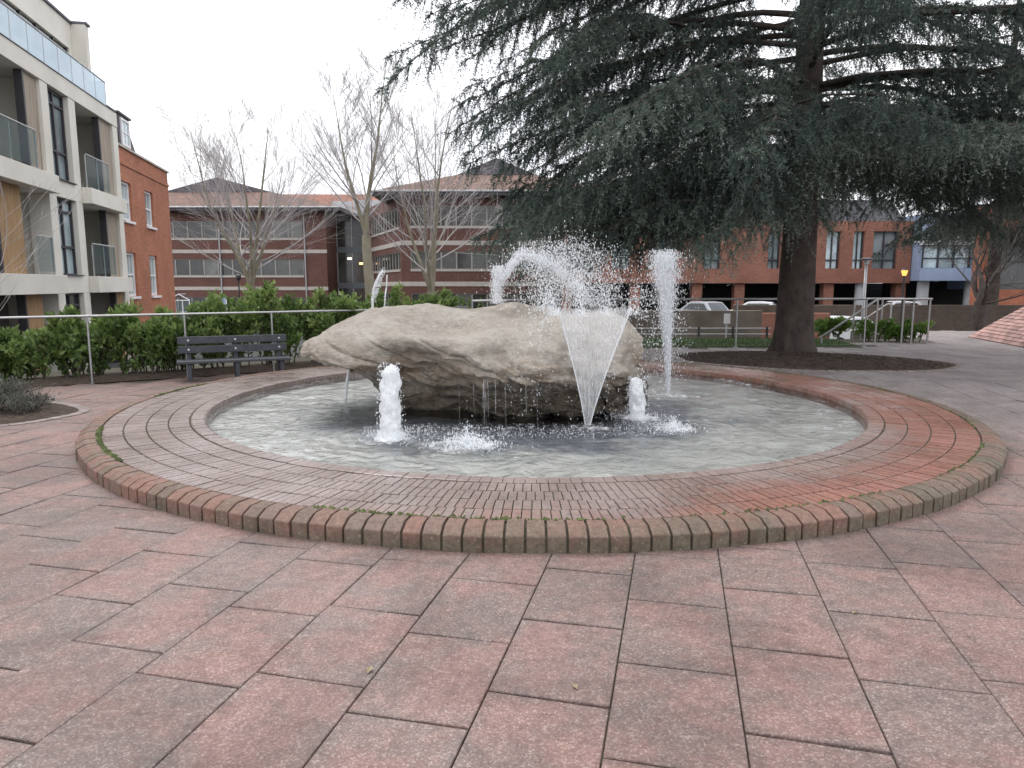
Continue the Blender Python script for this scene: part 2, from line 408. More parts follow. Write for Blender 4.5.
M['offframe'] = simple('office_window_frame', (.36, .34, .31), .6, 3, .1, 0)
def tile_mat(name, c1, c2, rh=.3, wd=.25):
    t = NT(name); x, y, z = t.xyz()
    cb = t.n('ShaderNodeCombineXYZ'); t.l(t.math('ADD', x, t.math('MULTIPLY', y, .35)), cb.inputs[0]); t.l(t.math('MULTIPLY', z, 2.1), cb.inputs[1])
    b = t.n('ShaderNodeTexBrick'); t.l(cb.outputs[0], b.inputs['Vector']); b.inputs['Scale'].default_value = 1
    b.inputs['Brick Width'].default_value = wd; b.inputs['Row Height'].default_value = rh; b.inputs['Mortar Size'].default_value = .02
    b.inputs['Color1'].default_value = (*c1, 1); b.inputs['Color2'].default_value = (*c2, 1); b.inputs['Mortar'].default_value = (*[a*.4 for a in c1], 1)
    c = t.mix(1, b.outputs['Color'], t.ramp(t.noise(.5, 6, .65), (.3, .65), (.7, 1.2)), 'MULTIPLY')
    return t.fin(c, .85, t.bump(b.outputs['Fac'], -.4, .02))
M['rooftile'] = tile_mat('brown_roof_tile', (.17, .095, .075), (.25, .14, .105))
M['redtile'] = tile_mat('red_roof_tile', (.32, .135, .085), (.40, .17, .11))
M['slate'] = tile_mat('blue_grey_slate', (.105, .105, .125), (.15, .15, .17), .2, .3)
M['leadgrey'] = simple('dark_lead', (.09, .085, .10), .6, 3, .2, 0)
M['blueclad'] = simple('blue_cladding', (.36, .46, .64), .5, 1, .1, 0)
M['concrete'] = simple('stained_concrete', (.15, .125, .10), .9, 1.2, .3, .2)
M['palecol'] = simple('pale_painted_column', (.55, .58, .60), .6, 2, .1, 0)
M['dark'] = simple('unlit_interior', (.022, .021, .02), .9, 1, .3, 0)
def bark_mat(name, c1, c2, scale=5, st=(1,1,.25), b=.6, bd=.04):
    t = NT(name); g = t.noise(scale, 8, .68, t.mapv(st)); k = t.noise(scale*.35, 4)
    c = t.mix(t.ramp(k, (.4, 0.), (.65, .7)), t.ramp(g, (.3, c1), (.7, c2)), tuple(a*1.25 for a in c2))
    return t.fin(c, .9, t.bump(g, b, bd))
M['cedarbark'] = bark_mat('cedar_bark', (.022, .018, .016), (.085, .066, .056), 7, (1.3, 1.3, .45), .8, .05)
M['planebark'] = bark_mat('lichened_bark', (.14, .125, .085), (.26, .235, .17), 3)
M['twigbark'] = bark_mat('grey_twig_bark', (.30, .28, .27), (.46, .43, .42), 3, b=.2)
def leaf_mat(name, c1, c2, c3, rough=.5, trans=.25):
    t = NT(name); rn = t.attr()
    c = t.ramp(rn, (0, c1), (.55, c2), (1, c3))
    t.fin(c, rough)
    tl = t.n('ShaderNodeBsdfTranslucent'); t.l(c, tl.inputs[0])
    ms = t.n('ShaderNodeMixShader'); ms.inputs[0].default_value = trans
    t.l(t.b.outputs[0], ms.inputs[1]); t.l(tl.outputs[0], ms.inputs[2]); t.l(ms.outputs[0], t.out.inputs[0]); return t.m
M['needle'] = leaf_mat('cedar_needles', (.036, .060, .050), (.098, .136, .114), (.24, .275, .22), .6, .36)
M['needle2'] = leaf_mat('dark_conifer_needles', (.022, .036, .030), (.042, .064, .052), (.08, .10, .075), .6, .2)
M['laurel'] = leaf_mat('laurel_leaves', (.055, .10, .028), (.155, .235, .068), (.33, .41, .14), .30, .42)
M['brightleaf'] = leaf_mat('bright_leaves', (.06, .12, .02), (.11, .20, .035), (.2, .3, .06), .4, .3)
M['greyleaf'] = leaf_mat('grey_green_leaves', (.07, .075, .06), (.14, .145, .12), (.23, .23, .19), .8, .25)
M['carwhite'] = simple('white_car_paint', (.78, .79, .80), .25, 2, .03, 0)
M['carsilver'] = simple('silver_car_paint', (.42, .44, .47), .3, 2, .05, 0, metallic=.3)
M['carglass'] = glass_mat('car_glass', (.03, .035, .04), .05)
M['tyre'] = simple('tyre_rubber', (.025, .025, .025), .8, 9, .2, 0)
M['alloy'] = simple('alloy_rim', (.5, .5, .5), .35, 5, .1, 0, metallic=.7)
M['galv'] = simple('galvanised_post', (.45, .46, .47), .5, 6, .15, 0, metallic=.3)
M['blackpaint'] = simple('black_paint', (.03, .03, .032), .5, 5, .2, 0)
M['boardblue'] = simple('pale_blue_board', (.30, .38, .50), .6, 2, .1, 0)
M['silt'] = simple('pink_tarmac', (.38, .20, .165), .9, 5, .2, .2)
def emit(name, col, st):
    t = NT(name); e = t.n('ShaderNodeEmission'); e.inputs[0].default_value = (*col, 1); e.inputs[1].default_value = st
    t.l(e.outputs[0], t.out.inputs[0]); return t.m
M['amber'] = emit('lit_amber_lamp', (1, .42, .10), 1.3)
M['warm'] = emit('lit_warm_lamp', (1, .62, .28), 1.6)
M['fluor'] = emit('lit_white_lamp', (1, .93, .75), 1.2)

GL = -1.25                                   # street level round the raised plaza
FX, FY = .27, 9.2                            # fountain centre
# ------------------------------------------------------------------ ground
b = MB(); b.add([(-400,-400,GL),(400,-400,GL),(400,700,GL),(-400,700,GL)], [(0,1,2,3)])
struct(b.build('ground', M['ground']))
plaza = [(-18,-5),(26,-5),(26,25),(12,25),(12,21.2),(3,21.2),(0.3,19.5),(-5.5,15.6),(-9.5,12.4),(-11.3,9.5),(-18,9.5)]
b = MB(); b.prism(plaza, GL + .005, -.014); struct(b.build('plaza_base', M['joint']))
def inside(p, poly):
    r_ = False; n = len(poly); x, y = p
    for i in range(n):
        (x1,y1),(x2,y2) = poly[i], poly[(i+1)%n]
        if (y1 > y) != (y2 > y) and x < (x2-x1)*(y-y1)/(y2-y1)+x1: r_ = not r_
    return r_
railL = [(-11.0,8.75),(-8.3,10.55),(-6.91,11.5),(-5.7,12.3),(-4.47,13.15),(-2.9,14.3),(-1.0,16.0),(.9,17.6),(3.0,18.2),(5.8,18.25),(9.3,18.6)]
pavepoly = [(-14,-3),(22,-3),(22,24.8),(12.1,24.8),(12.1,20.0),(9.6,19.9),(9.5,18.3),(5.8,18.05),(3.0,18.0),(.9,17.4),(-1,15.8),(-2.9,14.15),(-4.47,12.98),(-5.7,12.15),(-8.3,10.4),(-11,8.6),(-14,8.0)]
bedC = (6.25, 15.0)
def inbed(x, y, g=0):
    a = R(-20); dx, dy = x-bedC[0], y-bedC[1]
    u = dx*math.cos(a)+dy*math.sin(a); v = -dx*math.sin(a)+dy*math.cos(a)
    return (u/(2.75+g))**2 + (v/(1.75+g))**2 < 1
def lbed(x, y, g=0): return ((x+6.8)/(1.25+g))**2 + ((y-8.6)/(.95+g))**2 < 1
yaw = R(13.2); SW, SL = .487, .635
ux = Vector((math.cos(yaw), -math.sin(yaw))); uy = Vector((math.sin(yaw), math.cos(yaw)))
V = []; Fc = []; UV = []; RN = []
gap = .0030; bv = .003
# phase of the joints: one joint line runs from the lower left of centre towards the fountain
off0 = -.205
for i in range(-50, 60):
    stag = .33*(i % 2) + .07*((i*7) % 3)
    for j in range(-20, 60):
        c = ux*(off0 + (i+.5)*SW) + uy*((j+stag)*SL)
        d = math.hypot(c.x-FX, c.y-FY)
        if d < 4.65 or not inside((c.x, c.y), pavepoly) or inbed(c.x, c.y, -.15) or lbed(c.x, c.y, -.2): continue
        hz = rng.uniform(-.0018, .0018); tx = rng.uniform(-.003, .003); ty = rng.uniform(-.003, .003); rn = rng.random()
        n = len(V)
        hw, hl = SW/2-gap, SL/2-gap*2.2
        for (q, z) in ((0, 0), (bv, 1), ):
            pass
        for z, ins in ((-.014, 0), (-.004, 0), (0, bv)):
            for (sx, sy) in ((-1,-1),(1,-1),(1,1),(-1,1)):
                p = c + ux*(sx*(hw-ins)) + uy*(sy*(hl-ins))
                V.append((p.x, p.y, z + (hz + tx*sx + ty*sy*.7 if z > -.01 else 0)))
        def uv_of(k): return [(0,0),(1,0),(1,1),(0,1)][k % 4]
        fs = [(8,9,10,11)] + [(a, (a+1)%4, (a+1)%4+4, a+4) for a in range(4)] + [(a+4, (a+1)%4+4, (a+1)%4+8, a+8) for a in range(4)]
        for f in fs:
            Fc.append(tuple(k+n for k in f)); UV.extend(uv_of(k) for k in f); RN.append(rn)
pav = mesh_obj('paving', V, Fc, M['slab'], rnd=RN)
uvl = pav.data.uv_layers.new(name='UVMap'); uvl.data.foreach_set('uv', np.array(UV, dtype=np.float32).reshape(-1))
struct(pav)
# beds
def blob_bed(name, test_pts, z, mat, lump=.03, res=60):
    pass
def bed_disc(name, cx, cy, rx, ry, rot, z, mat, mound=.1):
    vs = [(cx, cy, z+mound)]; fs = []; n = 64; rings = 14
    for k in range(1, rings+1):
        t = k/rings
        for i in range(n):
            a = 2*math.pi*i/n; e = 1 + .03*math.sin(3*a+1)+.02*math.sin(7*a)
            u, v = rx*t*e*math.cos(a), ry*t*e*math.sin(a)
            x, y = cx+u*math.cos(rot)-v*math.sin(rot), cy+u*math.sin(rot)+v*math.cos(rot)
            vs.append((x, y, z+mound*(1-t*t)+ (0 if k == rings else rng.uniform(0, .025))))
    for i in range(n): fs.append((0, 1+i, 1+(i+1)%n))
    for k in range(rings-1):
        for i in range(n):
            a, b_ = 1+k*n+i, 1+k*n+(i+1)%n
            fs.append((a, a+n, b_+n, b_))
    return struct(mesh_obj(name, vs, fs, mat, smooth=True))
bed_disc('soil_bed', bedC[0], bedC[1], 2.75, 1.75, R(-20), .006, M['soil'], .09)
bed_disc('shrub_bed', -6.8, 8.6, 1.25, .95, 0, .006, M['soil'], .05)
# edging strips of small setts round the two beds
def edging(name, cx, cy, rx, ry, rot, n):
    m = MB()
    for i in range(n):
        a0, a1 = 2*math.pi*i/n+.006, 2*math.pi*(i+1)/n-.006
        q = []
        for a, k in ((a0, 0), (a1, 0), (a1, .12), (a0, .12)):
            e = 1 + .03*math.sin(3*a+1)+.02*math.sin(7*a)
            u, v = (rx*e+k)*math.cos(a), (ry*e+k)*math.sin(a)
            q.append((cx+u*math.cos(rot)-v*math.sin(rot), cy+u*math.sin(rot)+v*math.cos(rot)))
        m.prism(q[::-1] if False else [q[0], q[3], q[2], q[1]], -.012, .012)
    return m
struct(edging('e', bedC[0], bedC[1], 2.76, 1.76, R(-20), 90).build('soil_bed_edging', M['coping']))
struct(edging('e', -6.8, 8.6, 1.26, .96, 0, 46).build('shrub_bed_edging', M['coping']))
# strip of earth behind the railing, along the left edge of the plaza
m = MB(); top = []; 
strip_in = [(x+.05*.57, y-.05*.8) for x, y in railL[:8]]
for k, (x, y) in enumerate(strip_in):
    for j in range(7):
        t = j/6
        top.append((x-.57*1.25*t, y+.8*1.25*t, .004 + (.05*math.sin(math.pi*t)+rng.uniform(0,.03) if 0 < j else 0) - (.0 if j < 6 else .0)))
fs = [(k*7+j, (k+1)*7+j, (k+1)*7+j+1, k*7+j+1) for k in range(len(strip_in)-1) for j in range(6)]
m.add(top, fs); struct(m.build('planting_bed', M['soil'], smooth=True))
# grass strip behind the right-hand railing
gp = [(2.2,18.35),(5.8,18.4),(9.2,18.75),(9.4,21.1),(3.2,21.1),(1.6,19.6)]
m = MB(); m.prism(gp, -.012, .012); struct(m.build('lawn', M['grassb']))
tr = []
while len(tr) < 9000:
    x, y = rng.uniform(1.6, 9.4), rng.uniform(18.3, 21.1)
    if not inside((x, y), gp): continue
    h = rng.uniform(.03, .09); a = rng.uniform(0, 6.28); l = rng.uniform(-.03, .03)
    tr.append(((x-.006*math.cos(a), y-.006*math.sin(a), .012), (x+.006*math.cos(a), y+.006*math.sin(a), .012), (x+l, y+rng.uniform(-.03,.03), .012+h)))
g = np_tris('grass', np.array(tr), M['blade'], None, NR.random(len(tr))); g['kind'] = 'stuff'

tr = []
while len(tr) < 9000:
    x, y = rng.uniform(3.2, 9.3), rng.uniform(12.8, 17.2)
    if not inbed(x, y, -.05): continue
    a = R(-20); dx_, dy_ = x-bedC[0], y-bedC[1]; u_ = dx_*math.cos(a)+dy_*math.sin(a); v_ = -dx_*math.sin(a)+dy_*math.cos(a)
    z = .010+.09*(1-min(1, (u_/2.75)**2+(v_/1.75)**2)); q = rng.random()*6.28; l = rng.uniform(.015,.05); k = rng.uniform(.006,.016)
    c_, s_ = math.cos(q), math.sin(q); h = rng.uniform(.012,.035)
    tr.append(((x-l*c_, y-l*s_, z+.012), (x+l*c_, y+l*s_, z+h), (x-k*s_, y+k*c_, z+.02)))
M['chip'] = simple('bark_chip', (.085, .058, .042), .9, 9, .4, 0, rnd=.6)
g = np_tris('bark_chips', np.array(tr), M['chip'], None, NR.random(len(tr))); g['kind'] = 'stuff'

# ------------------------------------------------------------------ fountain basin
fb = thing('fountain_basin', 'large round brick fountain basin with grey stone pool rim, set in red paving', 'fountain', (FX, FY, 0))
def arc_brick(m, r0, r1, a0, a1, z0, prof, rnd):
    """one brick of a ring: prof = radial profile [(radius, z)...] from the outside bottom over the top to the inside"""
    vs = []; k = len(prof)
    for a in (a0, a1):
        for r_, z in prof: vs.append((r_*math.cos(a), r_*math.sin(a), z))
    fs = [tuple(range(k-1,-1,-1)), tuple(range(k, 2*k))] + [(i, i+1, i+1+k, i+k) for i in range(k-1)]
    m.add(vs, fs, rnd)
m = MB(); n = 254
for i in range(n):
    a0 = 2*math.pi*(i+.06)/n; a1 = 2*math.pi*(i+.94)/n; j = rng.uniform(-.006, .006); dz = rng.uniform(-.003, .003)
    arc_brick(m, 0, 0, a0, a1, 0, [(5.15+j,-.012),(5.15+j,.098+dz),(5.146+j,.106+dz),(5.075+j,.144+dz),(5.06+j,.147+dz),(4.96,.150+dz),(4.955,.10)], rng.random())
kerb_o = m.build('kerb', M['kerb'], fb, bevel=.004)
m = MB(); m.lathe([(5.135,-.013),(5.13,.085),(5.06,.130),(4.5,.134),(3.99,.134),(3.99,-.013)], n=200)
m.build('bedding_mortar', M['joint'], fb)
m = MB()
rows = 4; r_in, r_out = 4.125, 4.95
for q in range(rows):
    ra = r_in + (r_out-r_in)*q/rows + .006; rb_ = r_in + (r_out-r_in)*(q+1)/rows - .006
    n = int(2*math.pi*rb_/.0645); ph = rng.random()
    for i in range(n):
        a0 = 2*math.pi*(i+ph+.065)/n; a1 = 2*math.pi*(i+ph+.935)/n; dz = rng.uniform(-.0025, .0025)
        arc_brick(m, 0, 0, a0, a1, 0, [(rb_,.12),(rb_,.142+dz),(rb_-.004,.145+dz),(ra+.004,.145+dz),(ra,.142+dz),(ra,.12)], rng.random())
m.build('brick_ring', M['fbrick'], fb)
m = MB(); n = 300
for i in range(n):
    a0 = 2*math.pi*(i+.03)/n; a1 = 2*math.pi*(i+.97)/n; dz = rng.uniform(-.003, .003)
    arc_brick(m, 0, 0, a0, a1, 0, [(4.115,.11),(4.115,.146+dz),(4.105,.15+dz),(3.985,.15+dz),(3.965,.14+dz),(3.96,-.01)], rng.random())
m.build('pool_coping', M['fbrick'], fb)
P = []
for q in range(2600):
    a = rng.gauss(R(212), .5) if q % 4 else rng.random()*6.283
    if noise.noise(Vector((math.cos(a)*4, math.sin(a)*4, 2))) < -.05: continue
    r_ = 4.954+rng.gauss(0, .010); P.append((r_*math.cos(a), r_*math.sin(a), .143+.012*rng.random()))
P = np.array(P); DD = np.array([(1,0,0),(-1,0,0),(0,1,0),(0,-1,0),(0,0,1.0)])
sz = (.006+.012*NR.random(len(P)))[:,None,None]; W = P[:,None,:]+DD[None]*sz
M['moss'] = simple('green_moss', (.085, .105, .035), .95, 9, .4, 0, rnd=.4)
np_tris('moss', W[:,np.array([(0,2,4),(2,1,4),(1,3,4),(3,0,4)])].reshape(-1,3,3), M['moss'], fb, np.repeat(NR.random(len(P)), 4))
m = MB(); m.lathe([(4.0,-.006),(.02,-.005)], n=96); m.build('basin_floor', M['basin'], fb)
vs = [(FX, FY, .085)]; fs = []; n = 520; rs = [.4, .8, 1.2, 1.6] + list(np.linspace(1.75, 3.965, 110))
JETS = ((-1.2, 6.93, 1.), (-.43, 6.6, 1.2), (1.72, 7.35, .8), (.82, 7.42, .6), (1.43, 7.98, .8), (-2.2, 9.2, .7), (2.15, 9.6, .8))
def wave(x, y):
    p = Vector((x, y*1.25, 0))
    h = .020*noise.noise(p*2.1) + .013*noise.noise(p*4.6+Vector((3,1,2))) + .006*noise.noise(p*10+Vector((7,2,1)))
    for (cx, cy, a) in JETS:
        d = math.hypot(x-cx, y-cy)
        if d < 1.6: h += a*.009*math.sin(d*31+3*noise.noise(p*2))*math.exp(-2.1*d)
    return h
for r_ in rs:
    fade = min(1, (3.99-r_)/.15)
    for i in range(n):
        a = 2*math.pi*i/n; x, y = FX+r_*math.cos(a), FY+r_*math.sin(a)
        vs.append((x, y, .088+wave(x, y)*fade))
for i in range(n): fs.append((0, 1+i, 1+(i+1)%n))
for q in range(len(rs)-1):
    for i in range(n):
        a, b_ = 1+q*n+i, 1+q*n+(i+1)%n; fs.append((a, a+n, b_+n, b_))
wt = mesh_obj('water', vs, fs, M['water'], smooth=True); struct(wt)

# ------------------------------------------------------------------ boulder
def catmull(p0, p1, p2, p3, t):
    return .5*((2*p1)+(-p0+p2)*t+(2*p0-5*p1+4*p2-p3)*t*t+(-p0+3*p1-3*p2+p3)*t**3)
# station: X, ztop, ybacktop, yfront(ledge), zledge, yunder, zunder, ybase, yback
st = np.array([
 # X     ztop  yct   yled  zled  yund zund  yback zbot
 [-2.60, .90, 8.95, 8.75, .87, 8.8, .83, 9.1, .83],
 [-2.46, 1.00, 9.1, 8.35, .82, 8.6, .77, 9.6, .77],
 [-2.15, 1.15, 9.25, 8.05, .75, 8.6, .69, 10.0, .66],
 [-1.85, 1.27, 9.3, 7.92, .67, 8.60, .56, 10.3, .50],
 [-1.62, 1.33, 9.3, 7.84, .57, 8.22, .42, 10.4, .24],
 [-1.40, 1.36, 9.3, 7.78, .48, 8.02, .30, 10.5, -.05],
 [-0.80, 1.36, 9.3, 7.66, .42, 7.88, .20, 10.7, -.05],
 [-0.20, 1.37, 9.3, 7.58, .46, 7.90, .15, 10.7, -.05],
 [0.30, 1.40, 9.3, 7.54, .48, 7.98, .12, 10.7, -.05],
 [0.80, 1.42, 9.3, 7.68, .36, 7.84, .08, 10.6, -.05],
 [1.20, 1.31, 9.3, 7.90, .34, 7.98, .08, 10.4, -.05],
 [1.52, 1.10, 9.25, 8.2, .32, 8.22, .06, 10.1, -.05],
 [1.74, .76, 9.2, 8.6, .24, 8.55, .06, 9.8, -.05],
 [1.84, .34, 9.15, 8.9, .12, 8.9, .02, 9.4, -.05]])
NS, NLp = 300, 210
def samp(t):
    i = min(int(t), len(st)-2); f = t-i
    a = st[max(i-1,0)]; b_ = st[i]; c_ = st[i+1]; d_ = st[min(i+2,len(st)-1)]
    return catmull(a, b_, c_, d_, f)
V = []; Fc = []
for i in range(NS):
    X, zt, yc, yl, zl, yu, zu, yb, zb = samp((len(st)-1)*i/(NS-1))
    zu = max(zu, zb)
    ctl = [(yc-.05, zt), (yc*.62+yl*.38, zt-.07*(zt-zl)), (yl*.78+yc*.22, zl+.62*(zt-zl)), (yl+.03, zl+.17*(zt-zl)), (yl+.02, zl-.04),
           (yu*.6+yl*.4, zu*.55+zl*.45-.02), (yu, zu), (yu+.05, zb), ((yu+yb)/2, zb-.02), (yb, zb+.05), (yb+.05, zb*.4+zt*.6-.1), (yb*.6+yc*.4, zt-.08)]
    ctl = [np.array(c) for c in ctl]; n = len(ctl)
    for k in range(NLp):
        t = n*k/NLp; a = int(t); f = t-a
        y, z = catmull(ctl[(a-1)%n], ctl[a%n], ctl[(a+1)%n], ctl[(a+2)%n], f)
        V.append([X, y, z])
for i in range(NS-1):
    for k in range(NLp):
        k2 = (k+1) % NLp
        Fc.append((i*NLp+k, (i+1)*NLp+k, (i+1)*NLp+k2, i*NLp+k2))
Fc.append(tuple(range(NLp))); Fc.append(tuple(range((NS-1)*NLp+NLp-1, (NS-1)*NLp-1, -1)))
# weathering: broken facets, a hollow in the top, tilted strata and cracks
def grid_normals(Vg):
    du = np.roll(Vg, -1, 1)-np.roll(Vg, 1, 1); dv = np.gradient(Vg, axis=0)
    n_ = np.cross(du, dv); n_ /= np.maximum(np.linalg.norm(n_, axis=-1, keepdims=True), 1e-9)
    c_ = Vg.mean(1, keepdims=True)
    return n_*np.sign(((Vg-c_)*n_).sum(-1).mean())
Vg = np.array(V).reshape(NS, NLp, 3)
fr = np.random.default_rng(21)
for q in range(80):
    Nn = grid_normals(Vg)
    a_, b_ = fr.integers(96, NS-14), fr.integers(0, NLp)
    p0 = Vg[a_, b_]; nn_ = Nn[a_, b_]+fr.normal(size=3)*.28; nn_ /= np.linalg.norm(nn_)
    cut = fr.uniform(.015, .075); rad_ = fr.uniform(.55, 1.15)
    dd = ((Vg-p0)*nn_).sum(-1)+cut; rr_ = np.linalg.norm(Vg-p0, axis=-1)/rad_
    wgt = np.clip(1.6*(1-rr_), 0, 1)*(dd > 0)*np.clip((np.arange(NS)-62)/34, 0, 1)[:,None]
    Vg = Vg-nn_*(dd*wgt*.9)[...,None]
def dent(cx, cy, cz, sx, sy, sz, amt, dirv):
    global Vg
    e = ((Vg[...,0]-cx)/sx)**2+((Vg[...,1]-cy)/sy)**2+((Vg[...,2]-cz)/sz)**2
    Vg = Vg+np.array(dirv)*(amt*np.exp(-e))[...,None]
dent(-.75, 8.45, 1.12, .75, .35, .22, .15, (0,.6,-.8))        # smooth hollow under the crest
dent(-1.15, 8.0, .93, .45, .3, .10, .06, (0,-.8,.3))          # rolled lip below it
dent(-.95, 7.85, .82, .30, .3, .04, -.05, (0,-1,.2))          # crack under the lip
dent(.35, 8.0, .95, .55, .5, .28, .09, (0,-.8,.5))            # bulge of the pale slab
dent(.95, 8.2, 1.0, .22, .5, .35, -.05, (.3,-.8,.5))          # notch beside the fan jet
dent(.15, 7.6, .36, .80, .4, .10, -.24, (0,-1,0))
dent(.0, 7.5, .50, .9, .3, .06, .06, (0,-1,.2))
dent(-.2, 7.8, .12, 1.3, .4, .06, -.10, (0,-1,0))             # undercut of the ledge
V = Vg.reshape(-1, 3); Nv = grid_normals(Vg).reshape(-1, 3)
out_v = []
ca, sa = math.cos(R(15)), math.sin(R(15))
for i, p in enumerate(V):
    v = Vector(p); k = i // NLp
    end = min(1, k/14, (NS-1-k)/14)
    d = Vector(Nv[i])
    sz_ = v.z*ca + v.x*sa*.8
    sv = Vector((v.x*.8, v.y*.8, sz_*3.4))
    big = noise.fractal(v*1.2 + Vector((3,1,7)), 1, 2, 4)
    wob = noise.noise(v*1.4+Vector((1,8,3)))
    tt = sz_*6.2 + wob*1.5
    fr_ = tt-math.floor(tt); step = (fr_*fr_*(3-2*fr_) if fr_ < .82 else 1-(fr_-.82)/.18)-.5   # overhanging steps of the beds
    strata = noise.fractal(sv*1.6, .9, 2.1, 6)
    crack = max(0, 1-abs(noise.noise(sv*1.0 + Vector((9,2,4))))*7)**1.5
    vcr = max(0, 1-abs(noise.noise(Vector((v.x*1.6+v.z*.9, v.y*.7, v.z*.6+4))))*9)**2
    fine = noise.fractal(v*8, .8, 2, 5)
    low = min(1, max(0, (1.02-v.z+.16*wob)/.35))
    patch = min(1, max(0, .5+1.6*noise.noise(v*.9+Vector((5,5,1)))))
    mid_ = noise.fractal(Vector((v.x*1.7+v.z*.8, v.y*1.7, v.z*2.6-v.x*.5))*1.5+Vector((2,7,7)), .9, 2, 5)
    ridge_ = max(0, 1-abs(noise.noise(Vector((v.x*.9+v.z*1.1, v.y*.8, v.z*2.2+v.x*.55))*1.25+Vector((4,4,9))))*10)**1.4
    amp = .035*big + (.014+.026*low)*mid_ - .05*ridge_*min(1, max(0, (1.12-v.z)/.30)) + (.012+.05*low)*strata + .075*low*patch*step - (.015+.06*low)*crack - .03*vcr*low + (.010+.016*low)*fine
    out_v.append(v + d*(amp*(.3+.7*end)))
bo = mesh_obj('boulder', out_v, Fc, M['rock'], smooth=True)
tag(bo, 'huge pale sandstone boulder with an overhanging left tip, standing in the fountain pool', 'boulder')

# ------------------------------------------------------------------ water jets
def octa(P, s, stretch=None):
    """droplets: octahedra at P (n,3) with sizes s (n)"""
    n = len(P); D = np.array([(1,0,0),(-1,0,0),(0,1,0),(0,-1,0),(0,0,1),(0,0,-1)], float)
    Dn = np.repeat(D[None], n, 0)*s[:,None,None]
    if stretch is not None: Dn[:,:,2] *= stretch[:,None]
    W = P[:,None,:] + Dn
    T = np.array([(0,2,4),(2,1,4),(1,3,4),(3,0,4),(2,0,5),(1,2,5),(3,1,5),(0,3,5)])
    return W[:,T].reshape(-1,3,3)
def drops(name, P, s0, s1, parent, stretch=1.6):
    s0, s1 = s0*.55, s1*.6; stretch *= 1.5
    n = len(P); s = s0 + (s1-s0)*NR.random(n)**2.5
    return np_tris(name, octa(P, s, 1+(stretch-1)*NR.random(n)), M['spray'], parent, None)
def froth_column(h, r0, r1, seed):
    """lumpy white column of bubbling water"""
    n, k = 40, 26; vs = []; fs = []
    for i in range(n+1):
        t = i/n; z = h*t
        r_ = r0*(1-t)+r1*t
        r_ *= 1 + .9*max(0, .10-t)/.10
        if t > .88: r_ *= max(.02, math.sqrt(max(0, 1-((t-.88)/.12)**2)))
        ox = .022*noise.noise(Vector((seed, z*4, 0))); oy = .022*noise.noise(Vector((seed+9, z*4, 0)))
        for j in range(k):
            a = 2*math.pi*j/k
            d = noise.fractal(Vector((math.cos(a)*1.5+seed, math.sin(a)*1.5, z*8)), .8, 2, 4)
            rr = r_*(1+.42*d)
            vs.append((ox+rr*math.cos(a), oy+rr*math.sin(a), z+.02*d*t))
    for i in range(n):
        for j in range(k):
            j2 = (j+1)%k; fs.append((i*k+j, i*k+j2, (i+1)*k+j2, (i+1)*k+j))
    fs.append(tuple(range(n*k, n*k+k)))
    return vs, fs
def foam_patch(parent, rx, ry, seed, z=.006):
    vs = [(0,0,z+.012)]; fs = []; n = 40; rings = 10
    for q in range(1, rings+1):
        for i in range(n):
            a = 2*math.pi*i/n; e = 1+.35*noise.noise(Vector((math.cos(a)*1.3+seed, math.sin(a)*1.3, 0)))
            t = q/rings
            vs.append((rx*t*e*math.cos(a), ry*t*e*math.sin(a), z+.02*(1-t)*(1+noise.noise(Vector((t*6*math.cos(a), t*6*math.sin(a), seed))))))
    for i in range(n): fs.append((0, 1+i, 1+(i+1)%n))
    for q in range(rings-1):
        for i in range(n):
            a, b_ = 1+q*n+i, 1+q*n+(i+1)%n; fs.append((a, a+n, b_+n, b_))
    return mesh_obj('foam', vs, fs, M['foampatch'], parent, smooth=True)
WL = .082
def bubbler(x, y, h, r0, r1, seed, label):
    t = thing('water_jet', label, 'water jet', (x, y, WL), 0, 'low bubbling jets')
    vs, fs = froth_column(h, r0, r1, seed)
    mesh_obj('water_column', vs, fs, M['froth'], t, smooth=True)
    n = 900; a = NR.random(n)*6.28; zz = NR.random(n)**.8*h*1.04; rr = (r0+(r1-r0)*zz/h)*(1+.55*NR.random(n)**2)+.02*NR.random(n)
    drops('droplets', np.stack([rr*np.cos(a), rr*np.sin(a), zz], 1), .003, .012, t)
    n = 900; a = NR.random(n)*6.28; rr = .12+.35*NR.random(n)**1.5
    drops('splash', np.stack([rr*np.cos(a), rr*np.sin(a), .005+.07*NR.random(n)**2], 1), .003, .010, t)
    foam_patch(t, .30, .34, seed)
    return t
bubbler(-1.215, 6.93, .73, .105, .072, 3.1, 'tall frothy white bubbling jet under the left tip of the boulder')
bubbler(1.43, 7.98, .47, .088, .068, 5.7, 'short frothy white bubbling jet at the right end of the boulder')
